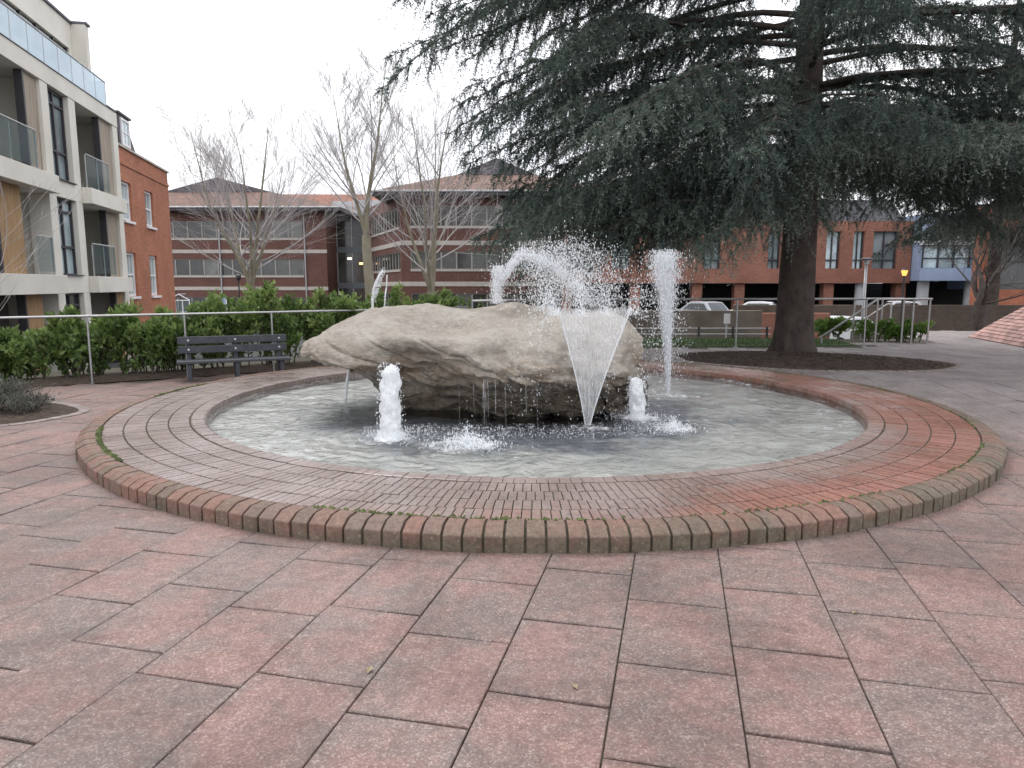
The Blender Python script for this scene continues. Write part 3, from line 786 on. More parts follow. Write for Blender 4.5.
# fan jet
fj = thing('fan_jet', 'wide fan of clear water with white edges rising right of the boulder front', 'water jet', (.81, 7.42, WL))
def fan(parent):
    vs = []; fs = []; n, k = 46, 60; a = R(-6)
    for i in range(n+1):
        t = i/n; z = 1.28*t**.93; wd = .045+.72*t**1.12; dp = .03+.30*t
        for j in range(k):
            q = 2*math.pi*j/k
            jag = 1+.05*noise.noise(Vector((j*.7, t*3, 1)))
            top = 1 if t < .8 else 1+.10*noise.noise(Vector((j*.9, 2, t*9)))
            vs.append((.5*wd*math.cos(q)*jag + .055*t, dp*.5*math.sin(q)*jag, z*top))
    for i in range(n):
        for j in range(k): fs.append((i*k+j, i*k+(j+1)%k, (i+1)*k+(j+1)%k, (i+1)*k+j))
    mesh_obj('water_film', vs, fs, M['film'], parent, smooth=True)
    m_ = MB()
    for sgn in (-1, 1):
        m_.tube([(sgn*.5*(.045+.72*t**1.12)+.055*t, 0, 1.28*t**.93) for t in np.linspace(0, 1, 14)], [.006+.005*t for t in np.linspace(0, 1, 14)], 6)
    m_.build('film_edge', M['edge'], parent, smooth=True)
    MB().lathe([(.001,-.04),(.03,-.04),(.03,.015),(.02,.03),(.001,.03)], n=12).build('nozzle', M['blackpaint'], parent)
    # droplets thrown off the top of the fan: plumes that rise and fall to both sides
    P = []
    for q in range(5200):
        s_ = rng.choice((-1, -1, 1, .3, -.3)); u = rng.random()
        x0 = s_*.40+.05; vx = s_*rng.uniform(.1, .9)+rng.gauss(0,.12); vz = rng.uniform(.6, 2.9); tt = rng.random()*.62
        z = 1.2+vz*tt-4.9*tt*tt
        if z < .05: continue
        P.append((x0+vx*tt+rng.gauss(0,.03), rng.gauss(0,.14)+.35*tt, z))
    drops('droplets', np.array(P), .003, .0115, parent, 2)
    foam_patch(parent, .25, .2, 8.8)
fan(fj)
# high arc over the boulder top
aj = thing('arching_jet', 'high arching plume of white droplets above the top of the boulder', 'water jet', (.95, 9.35, 1.0))
P = []
for q in range(9500):
    t = rng.random(); k = rng.random()
    # arc from right (x=.2) up to the crest at x=-.82 and down on the left
    x = .2-1.3*t; z = .25 + .84*t*2.05*(1-t*.56) - .55*max(0, t-.8)*3.2
    sp = .022+.20*max(0,.88-t)*rng.random()**.7+.07*rng.random()**3
    P.append((x+rng.gauss(0, sp), rng.gauss(0, .07), z+rng.gauss(0, sp)))
for q in range(10000):     # cloud of drops right of the crest
    x = rng.gauss(-.20, .40); P.append((x, rng.gauss(0, .2), .30+.85*rng.random()**.8+rng.gauss(0, .10)-.25*abs(x+.22)))
P = np.array([p for p in P if p[2] > .32])
drops('droplets', P, .003, .013, aj, 2)
m = MB()
for q in range(9):
    o1, o2 = rng.gauss(0,.03), rng.gauss(0,.03)
    ts = np.linspace(.12, 1, 26)
    m.tube([(.2-1.3*t+o1, .0+o2, .25 + .84*t*2.05*(1-t*.56) - .55*max(0, t-.8)*3.2+o2+.02*noise.noise(Vector((q, t*9, 0)))) for t in ts],
           [.002+.032*abs(noise.noise(Vector((q*3, t*9, 4))))*t**4 for t in ts], 5)
m.build('water_strand', M['edge'], aj, smooth=True)
P = []
for q in range(3000):
    P.append((-1.10+rng.gauss(0,.03)-.09*rng.random(), rng.gauss(0,.06), rng.uniform(.36, .85)))
drops('falling_drops', np.array(P), .003, .010, aj, 3)
m = MB(); m.tube([(0,0,-.99),(0,0,.1),(-.2,0,.6)], [.012,.012,.008], 8)
# tall spray
tj = thing('tall_jet', 'tall thin vertical water spray spreading at the top, behind the right end of the boulder', 'water jet', (2.15, 9.6, WL))
vs = []; fs = []; n, k = 50, 24
for i in range(n+1):
    t = i/n; r_ = .028+.055*t**1.5
    for j in range(k):
        a = 2*math.pi*j/k; d = noise.fractal(Vector((math.cos(a)*1.2, math.sin(a)*1.2+4, t*7)), .8, 2, 4)
        vs.append((-.06*t+r_*(1+.5*d)*math.cos(a), r_*(1+.5*d)*math.sin(a), 1.62*t))
for i in range(n):
    for j in range(k): fs.append((i*k+j, i*k+(j+1)%k, (i+1)*k+(j+1)%k, (i+1)*k+j))
mesh_obj('water_column', vs, fs, M['film'], tj, smooth=True)
P = []
for q in range(17000):
    t = rng.random()**.55; z = 2.0*t
    P.append((-.06*t+rng.gauss(0, .015+.095*t*t)-.05*t*t, rng.gauss(0, .015+.07*t*t), z*(1-.05*rng.random())))
for q in range(2200):
    P.append((rng.gauss(-.04, .16), rng.gauss(0,.14), rng.uniform(.05, 1.9)))
drops('droplets', np.array(P), .003, .012, tj, 2.4)
foam_patch(tj, .35, .3, 2.2)
# thin streams
def thin(name, label, loc, strands, mat, group=None, cat='water jet'):
    t = thing(name, label, cat, loc, 0, group)
    m_ = MB()
    for pts, r_ in strands:
        pts = [Vector(p) for p in pts]; P_ = []
        for i in range(len(pts)-1):
            for q in range(8): P_.append(pts[i].lerp(pts[i+1], q/8))
        P_.append(pts[-1])
        m_.tube([p+Vector((.012*noise.noise(p*6), .01*noise.noise(p*6+Vector((5,0,0))), 0)) for p in P_],
                [r_*(1+.6*noise.noise(p*11)) for p in P_], 7)
    m_.build('water_strand', M[mat], t, smooth=True)
    return t
t = thin('thin_jet', 'single thin slanting water stream below the overhanging left tip of the boulder', (-2.2, 9.2, WL), [([(0,0,0),(.03,0,.25),(.07,0,.5)], .020)], 'froth')
foam_patch(t, .22, .2, 1.3)
t = thin('twin_jet', 'pair of wavering thin water strands rising behind the left of the boulder', (-2.22, 11.4, WL),
     [([(-.1,0,0),(-.04,0,1.0),(.0,0,1.45),(.10,0,1.68),(.15,0,1.74)], .019), ([(.02,0,0),(.12,0,.8),(.18,0,1.3),(.22,.05,1.68)], .011)], 'edge')
P = np.array([(-.02+.19*q+rng.gauss(0,.022), rng.gauss(0,.03), 1.25+.52*q+rng.gauss(0,.03)) for q in NR.random(700)])
drops('droplets', P, .004, .014, t)
def splash(x, y, rx, h, seed, label, n=3200):
    t = thing('splash', label, 'water splash', (x, y, WL), 0, 'splashes on the pool')
    a = NR.random(n)*6.28; rr = rx*.55*np.abs(NR.normal(size=n)); z = h*NR.exponential(.28, n)*np.exp(-rr/rx)*(.4+1.2*np.abs(np.sin(a*2.3+rr*9)))
    drops('droplets', np.stack([rr*np.cos(a), rr*np.sin(a)*.8, z+.004], 1), .003, .012, t)
    foam_patch(t, rx*.95, rx*.8, seed, .008)
    return t
splash(-.43, 6.6, .34, .14, 4.4, 'broad white splash on the pool in front of the boulder')
splash(1.72, 7.35, .24, .11, 6.1, 'small round white splash on the pool right of the fan jet', 2000)
# water running off the ledge
cu = thing('falling_water', 'thin streaks of water dripping from the boulder ledge onto the dark recess', 'falling water', (-.25, 7.57, WL))
m = MB()
for q in range(12):
    x = rng.gauss(-.05, .07) if q % 3 else rng.uniform(-.5, .6); z1 = .50-.05*x*x-rng.uniform(0,.05); z0 = rng.uniform(0, .25)
    if rng.random() < .5: z0 = 0
    m.tube([(x, rng.uniform(-.02,.06), z1), (x+.005, -.02, (z0+z1)/2), (x+.008, -.03, z0)], rng.uniform(.0015, .0045), 5)
m.build('water_strand', M['mist'], cu, smooth=True)
P = []
for q in range(2600):
    x = rng.uniform(-1.3, 1.9); P.append((x, -.15-.55*rng.random()**1.4+.10*x*x*.4, .004+.05*rng.random()**3))
drops('splash', np.array(P), .003, .009, cu, 1.8)

# ------------------------------------------------------------------ railings
def fence_line(pts, zt, zb, label, r_post=.022, r_top=.028, mids=(), skip=(), name='railing', matp='steel', postn=None):
    o = Vector((pts[0][0], pts[0][1], 0)); t = thing(name, label, 'railing', o)
    L_ = [Vector((x, y, zt))-o for x, y in pts]
    MB().tube(L_, r_top, 10).build('top_rail', M['steel'], t, smooth=True)
    for z in mids:
        MB().tube([Vector((p.x, p.y, z)) for p in L_], r_top*.5, 8).build('wire', M['steel'], t, smooth=True)
    for i, p in enumerate(L_):
        if i in skip: continue
        m_ = MB(); m_.tube([(p.x, p.y, zb), (p.x, p.y, zt-r_top*.5)], r_post, 8); m_.box(p.x-.05, p.x+.05, p.y-.05, p.y+.05, zb-.005, zb+.008)
        m_.build('post', M[matp], t, smooth=False)
    return t
fence_line(railL[:7], 1.10, .0, 'brushed steel tube railing in front of the laurel hedge on the left', .018, .020)
fence_line([(railL[6][0]+.1, railL[6][1]+.09)]+railL[7:], 1.24, .0, 'steel tube railing between the boulder and the cedar trunk', mids=())
# stair handrail on the right
hr = thing('handrail', 'sloping steel stair handrail with level end right of the cedar trunk', 'handrail', (0,0,0))
hp = [(8.3,19.0,.18),(9.95,19.3,1.22),(11.6,19.6,1.22)]
m = MB(); m.tube(hp, .03, 10); m.build('top_rail', M['steel'], hr, smooth=True)
m = MB(); m.tube([(9.95,19.3,1.22),(10.1,20.9,1.2),(11.7,21.2,1.2)], .028, 10); m.build('far_rail', M['steel'], hr, smooth=True)
for (x, y, zt) in ((8.35,19.0,.2),(9.95,19.3,1.2),(10.75,19.45,1.2),(11.05,19.5,1.2),(11.55,19.59,1.2),(10.1,20.9,1.18),(11.0,21.06,1.18)):
    MB().tube([(x,y,0.0 if x > 9.6 else 0),(x,y,zt)], .026, 8).build('post', M['steel'], hr)
h2 = thing('low_handrail', 'short bent steel handrail beyond the steps, left of the tiled pyramid', 'handrail', (13.0, 24.3, 0))
MB().tube([(-1.4,.2,-.3+.3),(-.15,0,.95),(0,0,.98)], .022, 8).build('top_rail', M['steel'], h2, smooth=True)
MB().tube([(0,0,0),(0,0,.98)], .028, 8).build('post', M['steel'], h2)
# low white-railed fence
lf = thing('rail_fence', 'low dark fence with three pale horizontal rails beyond the lawn', 'fence', (3.9, 23.2, GL))
for z in (1.02, 1.25, 1.44):
    MB().tube([(0,0,z),(4.6,0,z)], .018, 6).build('rail', M['galv'], lf)
for i in range(5):
    MB().box(i*1.12-.03, i*1.12+.03, -.03, .03, 0, 1.5).build('post', M['blackpaint'], lf)

# ------------------------------------------------------------------ bench
bn = thing('park_bench', 'dark slatted park bench with open back in front of the hedge', 'bench', (-4.83, 12.22, 0), R(24))
for z0 in (.44, .60):
    MB().box(-.89, .89, .10, .14, z0, z0+.125).build('back_slat', M['bench'], bn, bevel=.008)
for y0 in (-.34, -.20, -.06):
    MB().box(-.91, .91, y0, y0+.12, .30, .345).build('seat_slat', M['bench'], bn, bevel=.008)
for x in (-.72, 0.03, .76):
    m = MB(); m.box(x-.035, x+.035, .145, .20, 0, .70); m.box(x-.035, x+.035, -.30, -.24, 0, .295); m.box(x-.03, x+.03, -.24, .145, .24, .297)
    lg = m.build('leg', M['bench'], bn, bevel=.006)
    for z in (.505, .665):
        MB().tube([(x, .099, z), (x, .090, z)], .018, 8).build('bolt', M['bolt'], lg)

# a few fallen leaves on the slabs right of the fountain
M['deadleaf'] = simple('dead_leaf', (.30, .24, .15), .8, 20, .4, 0)
for k in range(14):
    lx, ly = (rng.uniform(2.2, 5.6), rng.uniform(4.3, 7.2)) if k % 3 else (rng.uniform(-4, 4), rng.uniform(2.6, 4.0))
    if math.hypot(lx-FX, ly-FY) < 5.3: lx += 1.6; ly -= 1.2
    if math.hypot(lx-FX, ly-FY) < 5.25: continue
    l_ = rng.uniform(.018, .035); w__ = l_*.5
    lf_ = mesh_obj('fallen_leaf', [(-l_,0,.004),(0,-w__,.010),(l_,0,.005),(0,w__,.013),(0,0,.006)], [(0,1,4),(1,2,4),(2,3,4),(3,0,4)], M['deadleaf'])
    lf_.location = (lx, ly, .001); lf_.rotation_euler = (0, 0, rng.random()*6.28)
    tag(lf_, 'tiny curled dead leaf lying on the red paving slabs', 'leaf', 'fallen leaves on the paving')

# ------------------------------------------------------------------ apartment building (left)
def place(name, label, cat, loc, rz, group=None): return thing(name, label, cat, loc, rz, group)
AZ = math.atan2(.98, -.201)
ap = place('apartment_building', 'cream rendered modern apartment block with recessed glazed balconies and roof terrace', 'building', (-12.75, 17.6, 0), AZ)
m = MB()
S0, S1 = -9, 10.1
m.box(S0, S1, .0, .55, 7.43, 7.94)                       # roof beam
for (a, c) in ((3.62, 4.12), (5.6, 6.12), (9.6, 10.1), (-1.1, -.4), (-2.9,-2.1), (-9,-7)):
    for z0, z1 in ((GL+.01, 1.35), (1.89, 4.24), (4.75, 7.427)): m.box(a, c, .02, .6, z0, z1)
for z0, z1 in ((1.352, 1.888), (4.242, 4.748)):
    m.box(S0, S1, .02, .6, z0, z1)
    m.box(-.38, 3.6, -.28, .018, z0, z1); m.box(6.1, 9.58, -.28, .018, z0, z1); m.box(-9, -3, -.28, .018, z0, z1)
    m.box(S0, S1, .602, 9, z0+.02, z1-.02)               # floor slabs
m.box(S0, S1, .552, 9, 7.45, 7.92)
m.box(S1-.35, S1-.003, .602, 9, GL+.01, 1.36); m.box(S1-.35, S1-.003, .602, 9, 1.885, 4.255); m.box(S1-.35, S1-.003, .602, 9, 4.74, 7.445)
m.build('wall', M['render'], ap, bevel=.01)
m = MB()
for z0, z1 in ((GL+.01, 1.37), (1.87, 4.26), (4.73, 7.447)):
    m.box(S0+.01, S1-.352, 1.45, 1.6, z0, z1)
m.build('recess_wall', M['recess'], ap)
for a in (3.87, 5.86):
    m = MB(); m.box(a-.12, a+.12, .603, 1.448, GL+.01, 7.447); m.build('partition', M['render'], ap)
# penthouse
m = MB(); m.box(S0, 9.3, 1.05, 8, 7.93, 8.95); m.box(S0, 9.3, 1.05, 8, 9.85, 10.75); m.box(S0, 2, 1.05, 8, 8.952, 9.848); m.box(9.0, 9.3, 1.05, 8, 8.952, 9.848)
m.box(9.302, 9.6, .58, 8, 7.93, 10.78); m.build('penthouse', M['render'], ap, bevel=.008)
m = MB(); m.box(S0-.05, 9.3, .98, 8.05, 10.755, 10.83); m.box(9.28, 9.66, .52, 8.05, 10.785, 10.86); m.build('parapet_cap', M['leadgrey'], ap)
for a in (2.0, 4.35, 6.7):
    wn = MB().box(a+.05, a+2.25, 1.15, 1.2, 8.96, 9.84).build('penthouse_window', M['glass'], ap)
    m = MB(); m.box(a, a+.06, 1.1, 1.16, 8.955, 9.845); m.box(a+1.1, a+1.17, 1.1, 1.145, 8.955, 9.845); m.box(a+2.2, a+2.3, 1.1, 1.16, 8.955, 9.845); m.box(a, a+2.3, 1.1, 1.15, 8.953, 9.01); m.build('frame', M['dkframe'], wn)
# terrace balustrade
for i in range(17):
    a = 9.45-1.02*(i+1)
    MB().box(a+.02, a+1.0, .12, .135, 7.96, 8.84).build('terrace_glass', M['terglass'], ap)
MB().box(9.44, 9.455, .14, 1.0, 7.96, 8.84).build('terrace_glass', M['terglass'], ap)
m = MB(); m.tube([(S0,.128,8.88),(9.45,.128,8.88),(9.45,1.0,8.88)], .028, 8)
for i in range(18): a = 9.45-1.02*i; m.box(a-.012, a+.012, .115, .14, 7.945, 8.87)
m.build('terrace_rail', M['galv'], ap)
m = MB(); m.box(S0, 9.8, -.03, .2, 7.942, 7.958); m.build('roof_edge', M['leadgrey'], ap)
# balconies: glass fronts with rail, cladding panels, doors
def balcony(a0, a1, zf, npan):
    gl_ = MB().box(a0, a1, -.16, -.145, zf+.08, zf+1.02).build('balcony_glass', M['balglass'], ap)
    m_ = MB(); m_.tube([(a0,-.152,zf+1.06),(a1,-.152,zf+1.06)], .025, 8)
    for k in range(npan+1):
        a = a0+(a1-a0)*k/npan; m_.box(a-.015, a+.015, -.142, -.11, zf, zf+1.04)
    m_.build('balcony_rail', M['galv'], gl_)
balcony(6.2, 8.25, 4.752, 2); balcony(6.2, 8.25, 1.892, 2); balcony(-.35, 2.6, 4.752, 2); balcony(2.1, 3.1, 1.892, 1)
def panel(a0, a1, zf, h, mat, y=.12):
    p_ = MB().box(a0+.09, a1, y, y+.06, zf, zf+h).build('cladding_panel', M[mat], ap)
    MB().box(a0, a0+.088, y-.05, y+.16, zf, zf+h).build('panel_frame', M['dkframe'], p_)
panel(8.3, 9.55, 4.752, 2.66, 'paleoak'); panel(8.3, 9.55, 1.892, 2.34, 'paleoak'); panel(2.65, 3.6, 4.752, 2.66, 'paleoak'); panel(.55, 2.0, 1.892, 2.34, 'oak')
panel(8.7, 9.55, GL+.03, 2.58, 'oak'); panel(1.6, 2.75, GL+.03, 2.58, 'oak')
for (a0, a1) in ((-.3, 3.2), (6.15, 9.5)):
    for zf, h in ((4.752, 2.6), (1.892, 2.3), (GL+.02, 2.5)):
        d_ = MB().box(a0+.1, a1-.3, 1.40, 1.43, zf, zf+h).build('balcony_door', M['glass'], ap)
        m = MB()
        for k in range(5):
            a = a0+.1+(a1-a0-.4)*k/4; m.box(a-.04, a+.04, 1.35, 1.398, zf, zf+h)
        m.build('frame', M['dkframe'], d_)
for zf, h in ((4.752, 2.66), (1.892, 2.34), (GL+.02, 2.58)):
    w_ = MB().box(4.13, 5.59, .24, .27, zf, zf+h).build('tall_window', M['glassblue' if zf > 0 else 'glass'], ap)
    m = MB()
    for a in (4.13, 4.80, 5.52): m.box(a, a+.07, .17, .238, zf, zf+h)
    for a, c in ((4.202, 4.798), (4.872, 5.518)):
        for z in (zf, zf+.85, zf+h-.42, zf+h-.07): m.box(a-.002, c+.002, .175, .238, z, z+.07)
    m.build('frame', M['dkframe'], w_)
    if zf > 0:
        MB().box(4.13, 5.59, -.05, .17, zf-.001, zf+.03).build('sill', M['leadgrey'], w_)

# ------------------------------------------------------------------ red brick house beside it
bh = place('brick_house', 'red brick house with white sash windows and slate mansard roof beside the cream apartments', 'building', (-12.75, 17.6, 0), AZ)
wins = [(a, z0, z1) for a in (10.45, 13.42) for z0, z1 in ((1.15, 2.87), (4.1, 5.6), (-1.1, .1))]
m = MB(); B0, B1 = 10.15, 17.25
ax_ = [B0, 10.45, 11.6, 13.42, 14.6, B1]; zs = [GL+.005, -1.1, .1, 1.15, 2.87, 4.1, 5.6, 6.85]
m.box(B0, B1, .43, 9, GL+.005, 6.85)
for i in range(5):
    for j in range(7):
        if i in (1, 3) and j in (1, 3, 5): continue
        m.box(ax_[i], ax_[i+1], .13, .428, zs[j], zs[j+1])
m.box(B0+.002, B1+.03, .09, .127, 6.2, 6.32)
m.build('wall', M['redbrick'], bh)
m = MB(); m.box(B0+.002, B1+.05, .05, .5, 6.853, 6.93); m.build('coping', M['band'], bh)
for a, z0, z1 in wins:
    wd = 1.15
    w_ = MB().box(a+.06, a+wd-.06, .30, .33, z0+.06, z1-.06).build('sash_window', M['glassblue'], bh)
    m = MB(); m.box(a, a+.09, .22, .298, z0, z1); m.box(a+wd-.09, a+wd, .22, .298, z0, z1); m.box(a+.092, a+wd-.092, .22, .298, z1-.09, z1); m.box(a+.092, a+wd-.092, .22, .298, z0, z0+.1)
    zc = (z0+z1)/2; m.box(a+.092, a+wd-.092, .23, .298, zc-.035, zc+.035)
    for k in (.36, .64): m.box(a+wd*k-.014, a+wd*k+.014, .255, .297, z0+.102, zc-.037); m.box(a+wd*k-.014, a+wd*k+.014, .255, .297, zc+.037, z1-.092)
    m.build('frame', M['white'], w_)
    MB().box(a-.06, a+wd+.06, .04, .128, z0-.1, z0-.005).build('sill', M['white'], w_)
m = MB()
m.add([(B0,.5,6.935),(14.15,.5,6.935),(13.3,.68,8.45),(B0,.68,8.45),(B0,8,6.935),(14.15,8,6.935),(13.3,7,8.45),(B0,7,8.45)],
      [(0,1,2,3),(1,5,6,2),(5,4,7,6),(3,2,6,7),(4,0,3,7)])
rf = m.build('mansard_roof', M['slate'], bh)
m = MB(); m.tube([(B0,.68,8.47),(13.3,.68,8.47)], .05, 6); m.build('ridge', M['leadgrey'], rf)
dm = MB().box(11.4, 12.75, .36, 1.4, 6.98, 8.25).build('dormer', M['leadgrey'], bh)
MB().box(11.3, 12.85, .28, 1.6, 8.252, 8.33).build('dormer_roof', M['leadgrey'], dm)
m = MB(); a, c, z0, z1 = 11.6, 12.6, 7.1, 8.15
m.box(a,a+.09,.30,.358,z0,z1); m.box(c-.09,c,.30,.358,z0,z1); m.box(a+.09,c-.09,.302,.358,z0,z0+.09); m.box(a+.09,c-.09,.302,.358,z1-.09,z1); m.box(a+.09,c-.09,.31,.358,7.6,7.66); m.box((a+c)/2-.02,(a+c)/2+.02,.315,.358,z0+.09,z1-.09)
m.build('dormer_frame', M['white'], dm)
MB().box(a+.09, c-.09, .340, .357, z0+.09, z1-.09).build('dormer_glass', M['glassblue'], dm)

# ------------------------------------------------------------------ office building across the street
of = place('office_building', 'dark red brick office block with pale stone bands, hipped tile roofs and glazed link', 'building', (0,0,0), 0)
def strip_windows(MX, x0, n, pw, z0, z1, parent, mat='glassoff', sill=True):
    for i in range(n):
        a = x0+i*pw
        w_ = MB(MX).box(a, a+pw, .14, .17, z0, z1).build('window', M[mat], parent)
        m_ = MB(MX); m_.box(a, a+.06, .08, .138, z0, z1); m_.box(a+pw-.06, a+pw-.002, .08, .138, z0, z1); m_.box(a+.062, a+pw-.062, .08, .138, z1-.07, z1); m_.box(a+.062, a+pw-.062, .08, .138, z0, z0+.07)
        m_.build('frame', M['offframe'], w_)
    if sill: return MB(MX).box(x0-.02, x0+n*pw+.02, -.06, .20, z0-.16, z0-.003).build('sill', M['band'], parent)
def wing_front(MX, L_, wx0, n, pw, zl, parent):
    """zl: list of (z0, z1) window bands from ground up; brick between, pale string courses below the upper two"""
    m_ = MB(MX); edges = [GL+.005] + [z for b_ in zl for z in b_] + [zl[-1][1]+1.1]
    for i in range(0, len(edges), 2): 
        m_.box(0, L_, 0, .3, edges[i], edges[i+1])
    for z0, z1 in zl:
        m_.box(0, wx0, 0, .3, z0, z1); m_.box(wx0+n*pw, L_, 0, .3, z0, z1)
    m_.box(0, L_, .31, 6, GL+.005, zl[-1][1]+1.1)
    m_.build('wall', M['purpbrick'], parent)
    for z0, z1 in zl: strip_windows(MX, wx0, n, pw, z0, z1, parent)
MXl = Matrix.Translation((-44, 70, 0))
wing_front(MXl, 25.9, 1.2, 16, 1.4, [(-1.0, .42), (2.5, 4.1), (6.1, 7.75)], of)
m = MB(MXl)
for z in (1.1, 4.68): m.box(-.02, 25.93, -.05, -.002, z, z+.34)
m.build('stone_band', M['band'], of)
for x in (15.5, 23.8):
    MB(MXl).tube([(x,-.12,GL),(x,-.12,8.8)], .07, 6).build('drainpipe', M['galv'], of)
pR = Vector((-9.2, 60, 0))
MXr = Matrix.Translation(pR) @ Matrix.Rotation(R(1.0), 4, 'Z')
zr = [(-1.0, .9), (2.9, 4.4), (6.45, 8.15)]
wing_front(MXr, 16, .7, 11, 1.28, zr, of)
m = MB(MXr)
for z in (1.5, 4.9): m.box(0, 16.02, -.05, -.002, z, z+.38)
m.build('stone_band', M['band'], of)
# left flank of the right wing: runs back from its front left corner
ang = math.atan2(13, -5.3)
MXs = Matrix.Translation(pR+Vector((-5.3, 13, 0))) @ Matrix.Rotation(ang+math.pi, 4, 'Z')
wing_front(MXs, 13.9, 1.0, 11, 1.12, zr, of)
m = MB(MXs)
for z in (1.5, 4.9): m.box(0, 14.03, -.05, -.002, z, z+.38)
m.build('stone_band', M['band'], of)
# glazed link
MXk = Matrix.Translation((-18.1, 74, 0))
for k, (z0, z1) in enumerate(((GL+.02, 1.25), (1.85, 4.9), (5.5, 8.6))):
    for i in range(4):
        a = i*1.55
        w_ = MB(MXk).box(a, a+1.55, .1, .14, z0, z1).build('stair_window', M['glassoff'], of)
        MB(MXk).box(a, a+.09, .0, .098, z0, z1).build('frame', M['galv'], w_)
m = MB(MXk); m.box(0, 6.2, 0, .2, 1.25, 1.85); m.box(0, 6.2, 0, .2, 4.9, 5.5); m.box(0, 6.2, -.05, .3, 8.6, 8.8); m.box(0,6.2,.3,3,GL+.01,8.8); m.build('spandrel', simple('blue_grey_spandrel', (.16,.18,.19), .5, 1, .1, 0), of)
m = MB(MXk); m.box(-.6, 1.5, 1.0, 1.1, 8.85, 10.2); m.box(1.6, 4.9, 1.0, 1.1, 8.85, 10.3); m.build('clerestory', M['palecol'], of)
# lit lamps behind the stair glass, hung just inside
for (x, z, mt) in ((1.3, 6.2-1.9, 'fluor'), (2.5, 3.8, 'warm'), (5.0, 3.7, 'fluor'), (3.0, 0.6+1.0, 'warm')):
    MB(MXk).box(x-.22, x+.22, .02, .09, z-.1, z+.12).build('stair_lamp', M[mt], of)
def hip(name, x0, x1, y0, y1, ze, gx0, gx1, gy, gz, az, mat):
    xm = (x0+x1)/2; k_ = (gz-ze)/(az-ze); gx0 = x0+(xm-x0)*k_; gx1 = x1+(xm-x1)*k_
    m_ = MB(); m_.add([(x0,y0,ze),(x1,y0,ze),(gx1,gy,gz),(gx0,gy,gz),(xm,gy,az),(xm,y1,az),(x1,y1,ze),(x0,y1,ze)],
      [(0,1,2,3),(1,6,2),(2,6,5),(2,5,4),(0,3,7),(3,5,7),(3,4,5)])
    rf_ = m_.build('roof', M[mat], of)
    MB().add
    g_ = MB(); g_.add([(gx0+.1,gy-.05,gz+.02),(gx1-.1,gy-.05,gz+.02),(xm,gy-.05,az-.08),(gx0+.1,gy+.3,gz+.02),(gx1-.1,gy+.3,gz+.02),(xm,gy+.3,az-.08)], [(0,1,2),(3,5,4),(0,3,4,1),(1,4,5,2),(2,5,3,0)])
    g_.build('gablet', M['leadgrey'], rf_)
    e_ = MB(); e_.box(x0, x1, y0, y0+.15, ze-.35, ze-.01); e_.box(x0, x0+.15, y0+.152, y1, ze-.35, ze-.01); e_.box(x1-.15, x1, y0+.152, y1, ze-.35, ze-.01)
    e_.build('fascia', M['dkframe'], rf_)
    MB().tube([(x0,y0-.07,ze-.02),(x1,y0-.07,ze-.02)], .08, 6).build('gutter', M['galv'], rf_)
hip('roof', -45.5, -16.3, 68.6, 96, 8.95, -34.2, -25.4, 76, 11.25, 12.75, 'rooftile')
hip('roof', -11.4, 8.5, 58.6, 90, 9.15, -7.6, -1.0, 67.5, 11.75, 13.25, 'rooftile')
m = MB(); m.add([(-30,75.5,8.9),(-8,75.5,8.9),(-8,83,11.9),(-30,83,11.9),(-30,88,8.9),(-8,88,8.9)], [(0,1,2,3),(3,2,5,4),(0,3,4),(1,5,2)]); m.build('roof', M['redtile'], of)
gp_ = thing('glass_porch', 'small white framed glass porch in front of the office block', 'porch', (-31.2, 67.2, GL))
MB().box(-.95,.95,-.7,.7,0,1.35).build('glazing', M['balglass'], gp_)
m = MB()
for x in (-.98,-.33,.33,.98):
    m.box(x-.04,x+.04,-.76,-.70,0,1.4)
m.box(-1.02,1.02,-.77,-.70,1.4,1.48); m.tube([(-1.02,-.73,1.45),(0,-.73,2.0),(1.02,-.73,1.45)], .05, 6); m.tube([(0,-.73,2.0),(0,.7,2.0)], .05, 6)
m.build('frame', M['white'], gp_)
m = MB(); m.add([(-1.02,-.7,1.45),(0,-.7,2.0),(0,.7,2.0),(-1.02,.7,1.45),(1.02,-.7,1.45),(1.02,.7,1.45)], [(0,1,2,3),(1,4,5,2)]); m.build('roof', M['balglass'], gp_)
sb = thing('sign_board', 'pale blue notice board with white frame in front of the office block', 'sign', (-27.7, 67, GL))
MB().box(-.7,.7,-.05,.05,.55,1.75).build('panel', M['boardblue'], sb)
m = MB(); m.box(-.78,-.7,-.06,.06,0,1.83); m.box(.7,.78,-.06,.06,0,1.83); m.box(-.7,.7,-.06,.06,1.752,1.83); m.build('frame', M['white'], sb)

# ------------------------------------------------------------------ buildings on the right
ob = place('brick_block', 'long orange brick block with tall windows raised over a dark open ground floor', 'building', (3.5, 50, 0), 0)
W_ = 24.4
def px(x, Y): return (x-512)/705*Y*1.0
wl = [(701,717),(764,776),(787,797),(821,834.5),(847.5,858),(867,891),(655,672),(610,628),(575,590)]
spans = sorted((px(a,50)-3.5, px(c,50)-3.5) for a, c in wl)
m = MB()
m.box(0, W_, 0, 8, 1.74, 2.75); m.box(0, W_, 0, 8, 5.3, 6.0)
for z0, z1 in ((2.752, 5.298),):
    prev = 0
    for a, c in spans:
        m.box(prev, a, 0, .5, z0, z1); prev = c
    m.box(prev, W_, 0, .5, z0, z1)
for x in (0.4, 5.2, 9.6, 12.6, 18.9, 24.0): m.box(x-.35, x+.35, .3, 1.0, GL+.005, 1.738)
m.build('wall', M['orgbrick'], ob)
